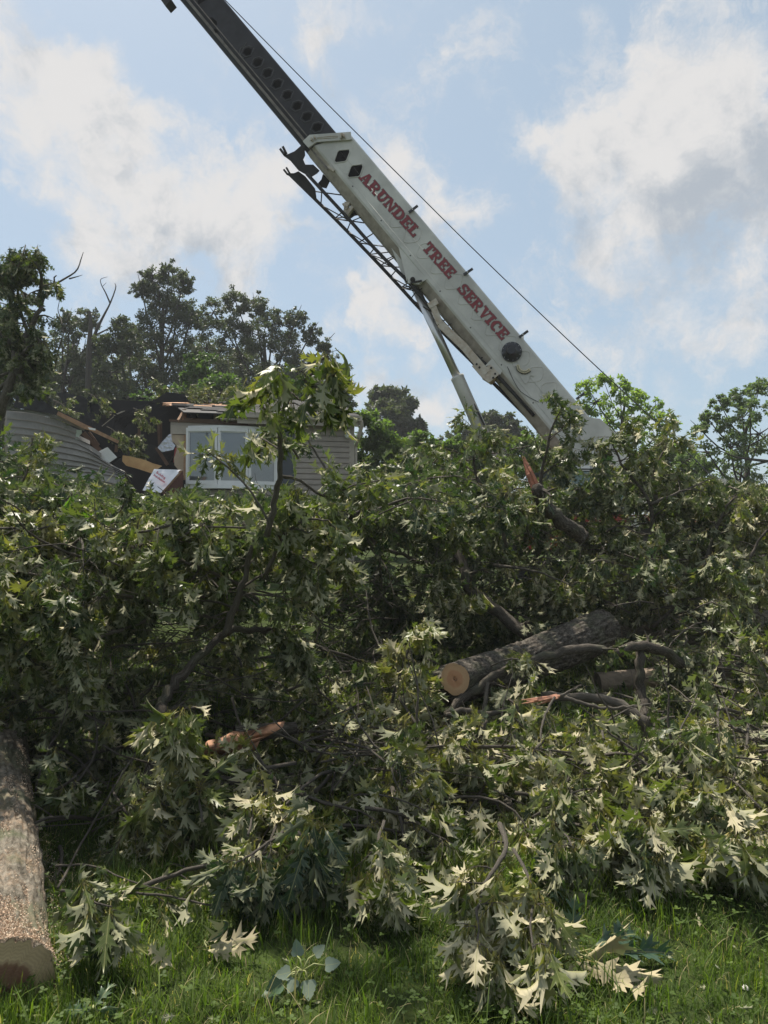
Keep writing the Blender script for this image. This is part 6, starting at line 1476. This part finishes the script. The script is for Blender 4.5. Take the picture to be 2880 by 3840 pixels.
def tree(name, label, cat, D, base_px, blobs, leafmat, leaf=.16, dens=1.0, trunk=.22, group=None, seed=0, depth=1.0, sub=.30, limbs=True, bare=None):
    """blobs: (px, py, r_px) crown masses at distance D; each is a lumpy volume of leaf clumps on its own limb"""
    r = random.Random(seed); rg = np.random.default_rng(seed)
    bx = (base_px - 1440) / F * D; base = Vector((bx, D, gz(bx, D) - .1))
    root = thing(name, base, label, cat, group)
    wood = MB(); fol = MB()
    cs = [(at(x, y, D + r.uniform(-1, 1) * q * D / F * depth), q * D / F) for x, y, q in blobs]
    top = max(c.z for c, _ in cs); low = min(c.z - q for c, q in cs)
    cx = sum(c.x * q for c, q in cs) / sum(q for _, q in cs)
    mid = Vector((cx * .6 + bx * .4, D, base.z + (top - base.z) * .5)); tp = Vector((cx, D, base.z + (top - base.z) * .88))
    tr = smooth_path([base, base.lerp(mid, .5) + Vector((r.uniform(-.3, .3), 0, 0)), mid, mid.lerp(tp, .5) + Vector((r.uniform(-.4, .4), r.uniform(-.4, .4), 0)), tp], 14)
    wood.tube(tr, [trunk * (1 - .8 * i / 13) for i in range(14)], 9)
    for c, q in cs:
        if limbs:
            k = max(2, min(12, int((c.z - q - base.z) / max(top - base.z, .1) * 13) - 1)); s = tr[k]
            m = s.lerp(c, .55) + Vector((0, 0, -.12 * (c - s).length)) + rv(r) * .12 * q
            rr = trunk * (1 - .8 * k / 13) * .5
            P = smooth_path([s, m, c, c + (c - m) * .4], 9); wood.tube(P, [rr * (1 - .85 * i / 8) for i in range(9)], 6, False)
        ns = int(30 * dens * min(2.0, max(1, q / 1.1))); q = q * 1.1
        for j in range(ns):
            d = rv(r); rad = q * (.35 + .65 * r.random() ** .5) * (1.35 if j % 5 == 0 else 1); sc = c + Vector((d.x * rad, d.y * rad * depth, d.z * rad * .92))
            sr = q * sub * .98 * r.uniform(.6, 1.35) * (.6 if j % 5 == 0 else 1)
            if limbs and j % 3 == 0:
                a = c.lerp(P[6], .5); mm = a.lerp(sc, .5) + rv(r) * .15 * q
                wood.tube([a, mm, sc], [.035 * q ** .5, .02 * q ** .5, .008], 4, False)
            n = int(110 * dens * (sr / .45) ** 1.7 * (.16 / leaf) ** 1.3) + 30
            v = rg.normal(size=(n, 3)); v = norm(v) * (rg.random((n, 1)) ** .45) * sr; v[:, 2] *= .7
            O = v + np.array(tuple(sc)); Dd = norm(v) * .5 + rg.normal(size=(n, 3)) * .6 + np.array([0, 0, -.35]); N = rg.normal(size=(n, 3)) + np.array([0, 0, .9])
            stamp_cards(fol, O, Dd, N, leaf * rg.uniform(.6, 1.3, n), np.clip(.45 + r.gauss(0, .2) + rg.normal(0, .18, n), 0, 1))
    wood.build('trunk', M['tree_bark'], root, True); fol.build('crown', leafmat, root, True)
    if bare:
        b = MB()
        for P in bare: b.tube(P[0], P[1], 5, False)
        b.build('dead_branches', M['tree_bark'], root, True)
    return root
K = 1.736
def bl(*a): return [(x * K, y * K, q * K) for x, y, q in a]
GT = 'tall oaks behind the house'
tree('oak_tree', 'oak behind the left end of the house, left of the forked dead snag', 'tree', 34, 150 * K, bl((150, 705, 28), (185, 690, 24), (135, 760, 40), (180, 760, 36), (150, 830, 42), (215, 820, 36), (120, 880, 45)), M['tree_dark'], .12, 1, .24, GT, 1)
tree('oak_tree', 'tallest oak behind the collapsed part of the roof', 'tree', 36, 345 * K, bl((330, 600, 24), (365, 590, 22), (395, 612, 22), (305, 622, 18), (345, 650, 34), (385, 660, 34), (410, 700, 36), (330, 715, 40), (290, 745, 36), (370, 760, 45), (310, 810, 45), (390, 830, 45)), M['tree_dark'], .12, 1.05, .3, GT, 2)
tree('oak_tree', 'broad oak with an open spreading crown behind the orange roof boards', 'tree', 38, 560 * K, bl((510, 655, 26), (550, 660, 24), (465, 680, 28), (590, 690, 26), (640, 688, 22), (500, 715, 36), (560, 730, 38), (620, 740, 34), (670, 725, 20), (700, 745, 15), (450, 760, 40), (650, 790, 34), (520, 800, 45), (590, 820, 45), (705, 790, 26)), M['tree_dark'], .12, 1.0, .32, GT, 3)
tree('oak_tree', 'oak filling in between the snag and the tallest oak', 'tree', 32, 255 * K, bl((265, 710, 26), (235, 740, 24), (280, 770, 34), (240, 810, 34), (270, 860, 40), (215, 870, 30)), M['tree_dark'], .12, 1.0, .2, GT, 4)
tree('oak_tree', 'oak behind the roof ridge, partly hidden by the tall upright bough', 'tree', 30, 690 * K, bl((735, 800, 20), (745, 840, 22), (690, 830, 30), (650, 860, 34), (720, 880, 30)), M['tree_dark'], .12, 1.0, .2, GT, 5)
tree('oak_tree', 'low dark oak right behind the roof, below the two tall oaks', 'tree', 28, 440 * K, bl((440, 800, 34), (480, 850, 38), (400, 860, 38), (560, 860, 34), (340, 870, 34), (620, 850, 26)), M['tree_mid'], .17, 1.0, .18, GT, 15)
for i, (x, D, b, lab) in enumerate([
    (40, 24, bl((0, 720, 40), (40, 760, 40), (-40, 800, 50), (30, 830, 44), (80, 850, 36), (0, 900, 50), (60, 920, 40), (-60, 700, 50), (-60, 900, 60)), 'dark oak at the left edge, behind the torn oak crown'),
    (230, 42, bl((170, 800, 40), (230, 790, 36), (280, 800, 38), (200, 860, 44), (270, 870, 44), (140, 850, 40)), 'distant oak low behind the forked snag'),
    (480, 44, bl((440, 780, 38), (500, 790, 38), (540, 780, 34), (470, 840, 44), (530, 850, 44), (420, 840, 40), (590, 860, 36)), 'distant oak low between the two tallest oaks'),
    (670, 44, bl((620, 830, 34), (660, 820, 32), (700, 850, 30), (640, 880, 40), (745, 870, 20)), 'distant oak low behind the right end of the roof')]):
    tree('oak_tree', lab, 'tree', D, x * K, b, M['tree_dark'], .14, 1.1, .2, GT, 50 + i)
# snag
sn = [([at(x * K, y * K, 32.5) for x, y in P], r) for P, r in (
    ([(190, 870), (192, 800), (193, 745), (196, 700), (193, 672)], [.16, .14, .12, .09, .06]),
    ([(194, 750), (210, 710), (225, 680), (238, 655), (250, 622), (248, 612)], [.09, .07, .05, .035, .025, .012]),
    ([(238, 655), (228, 632), (219, 615), (218, 603), (232, 598)], [.04, .03, .02, .015, .008]), ([(222, 618), (230, 610)], [.015, .006]), ([(205, 725), (230, 712), (250, 700)], [.05, .03, .015]))]
root = thing('dead_tree', (sn[0][0][0].x, 29.5, 1), 'dead forked snag poking above the oaks on the left', 'tree')
mb = MB()
for P, r in sn: mb.tube(smooth_path(P, 14), list(np.interp(np.linspace(0, 1, 14), np.linspace(0, 1, len(r)), r)), 7, False)
mb.build('trunk', M['tree_bark'], root, True)

tree('oak_tree', 'round dark oak between the house corner and the crane', 'tree', 48, 850 * K, bl((845, 860, 26), (820, 855, 18), (880, 875, 18), (870, 900, 28), (830, 900, 34), (900, 925, 20), (860, 950, 36)), M['tree_dark'], .26, 1.25, .3, None, 6)
tree('oak_tree', 'small dark oak below the crane boom, right of the lift cylinder', 'tree', 46, 1080 * K, bl((1065, 905, 20), (1100, 915, 18), (1080, 930, 26), (1040, 930, 22), (1120, 940, 16), (1010, 940, 24), (1080, 960, 30), (965, 960, 22), (1150, 960, 30), (1000, 980, 30)), M['tree_dark'], .24, .9, .26, None, 7)
tree('maple_tree', 'lime green tree behind the foot of the crane boom', 'tree', 24, 1330 * K, bl((1270, 838, 20), (1305, 825, 18), (1340, 838, 20), (1380, 858, 20), (1290, 870, 32), (1350, 880, 34), (1410, 885, 24), (1440, 915, 20), (1310, 920, 36), (1380, 930, 36), (1440, 955, 30), (1260, 900, 26), (1330, 980, 40), (1400, 990, 40)), M['tree_lime'], .10, .62, .12, None, 8, sub=.26)
tree('ash_tree', 'loose grey green tree filling the right edge behind the crane', 'tree', 22, 1600 * K, bl((1640, 838, 26), (1600, 860, 22), (1555, 870, 18), (1530, 905, 16), (1620, 890, 34), (1575, 920, 26), (1640, 940, 40), (1580, 970, 34), (1530, 980, 30), (1510, 925, 14), (1480, 1000, 30), (1600, 1030, 44), (1700, 880, 44), (1720, 980, 60), (1540, 1050, 40), (1660, 1060, 40), (1800, 900, 60)), M['tree_grey'], .09, .72, .14, None, 9, sub=.27, bare=[([at(2880, 1130 + 600, 21), at(2760, 1715, 21), at(2700, 1690, 21)], [.05, .03, .01])])
GS = 'bright green shrubs beyond the heap'
for i, (x, D, b, mt, lab) in enumerate([
    (820, 21, bl((790, 905, 20), (820, 935, 28), (850, 965, 28), (790, 970, 34), (830, 1010, 40), (880, 1010, 34), (775, 1040, 34)), 'shrub', 'bright green shrub against the right corner of the house'),
    (910, 23, bl((905, 955, 26), (940, 975, 24), (900, 1000, 36), (950, 1020, 34), (880, 1060, 40), (940, 1070, 36)), 'shrub', 'rounded green shrub left of the lift cylinder'),
    (1010, 23, bl((985, 965, 22), (1020, 985, 26), (1060, 990, 28), (1000, 1020, 36), (1070, 1040, 40), (1020, 1070, 36)), 'shrub', 'green shrub behind the foot of the lift cylinder'),
    (1170, 25, bl((1130, 970, 30), (1180, 975, 30), (1220, 960, 28), (1150, 1020, 40), (1220, 1020, 40), (1190, 1060, 40)), 'shrub', 'yellow green shrub below the foot of the boom'),
    (1460, 23, bl((1440, 985, 30), (1480, 990, 24), (1500, 1020, 34), (1430, 1040, 40)), 'shrub', 'dark green shrub behind the deck of the crane truck')]):
    tree('shrub', lab, 'shrub', D, x * K, b, M[mt], .11, 1.1, .07, GS, 30 + i)

# torn oak crown standing at the left edge: large drooping leaves, bare switches
p = Plant(); D = 10.5
def w(*P): return [at(x * K, y * K, D + RB.uniform(-.5, .5)) for x, y in P]
SP = [w((0, 900), (30, 790), (60, 720), (85, 670), (108, 620), (122, 595)), w((30, 790), (20, 700), (25, 620)), w((60, 720), (40, 650), (40, 580), (55, 530)), w((95, 670), (60, 640), (30, 610), (15, 560)),
      w((0, 840), (40, 800), (65, 775), (85, 760)), w((-20, 800), (30, 770), (70, 770), (85, 810)), w((-40, 760), (0, 720), (30, 700), (70, 700)), w((-40, 860), (-10, 820), (40, 800), (70, 800)), w((-60, 700), (-20, 640), (10, 600), (-10, 560)), w((20, 740), (60, 740), (80, 730), (90, 760)), w((-20, 900), (60, 800), (50, 760), (80, 740)), w((85, 650), (90, 605), (75, 565), (50, 540))]
for i, s in enumerate(SP):
    p.grow(s, .07 if i == 0 else .03, .008, n=10 if i else 7, L=.42, size=.19, droop=1.3, tone=.2 + .03 * i, leaves=6, m=2, flip=.45, r=RB, start=.15, sides=6, tip=i != 0)
for P, r0 in ((w((108, 620), (140, 602), (165, 585), (175, 560), (180, 545)), .018), (w((150, 602), (165, 598), (178, 594)), .012), (w((118, 800), (125, 760), (138, 720), (145, 700)), .016), (w((138, 720), (132, 690), (125, 670), (128, 650), (122, 638)), .01), (w((145, 700), (150, 680), (155, 665)), .008), (w((118, 770), (135, 765), (150, 775)), .01)):
    P = smooth_path(P, 12); p.wood.tube(P, [r0 * (1 - i * .07) for i in range(12)], 5, False)
p.wood.tube([at(-60 * K, 1100 * K, D), at(-30 * K, 980 * K, D), at(0, 900 * K, D)], [.16, .12, .08], 9)
root = p.build('oak_tree', 'torn dark oak crown with drooping leaves and bare switches, at the left edge', 'tree', None)

# ------------------------------------------------------------------ summer haze
mb = MB(); mb.abox(-75, 75, -8, 62, -1.2, 30)
hz = bpy.data.materials.new('summer_haze'); hz.use_nodes = True; n, l = hz.node_tree.nodes, hz.node_tree.links; n.clear()
v = n.new('ShaderNodeVolumePrincipled'); v.inputs['Color'].default_value = (.92, .95, 1, 1); v.inputs['Density'].default_value = .0011; v.inputs['Anisotropy'].default_value = 0
o = n.new('ShaderNodeOutputMaterial'); l.new(v.outputs[0], o.inputs['Volume'])
tag(mb.build('haze', hz), kind='stuff')
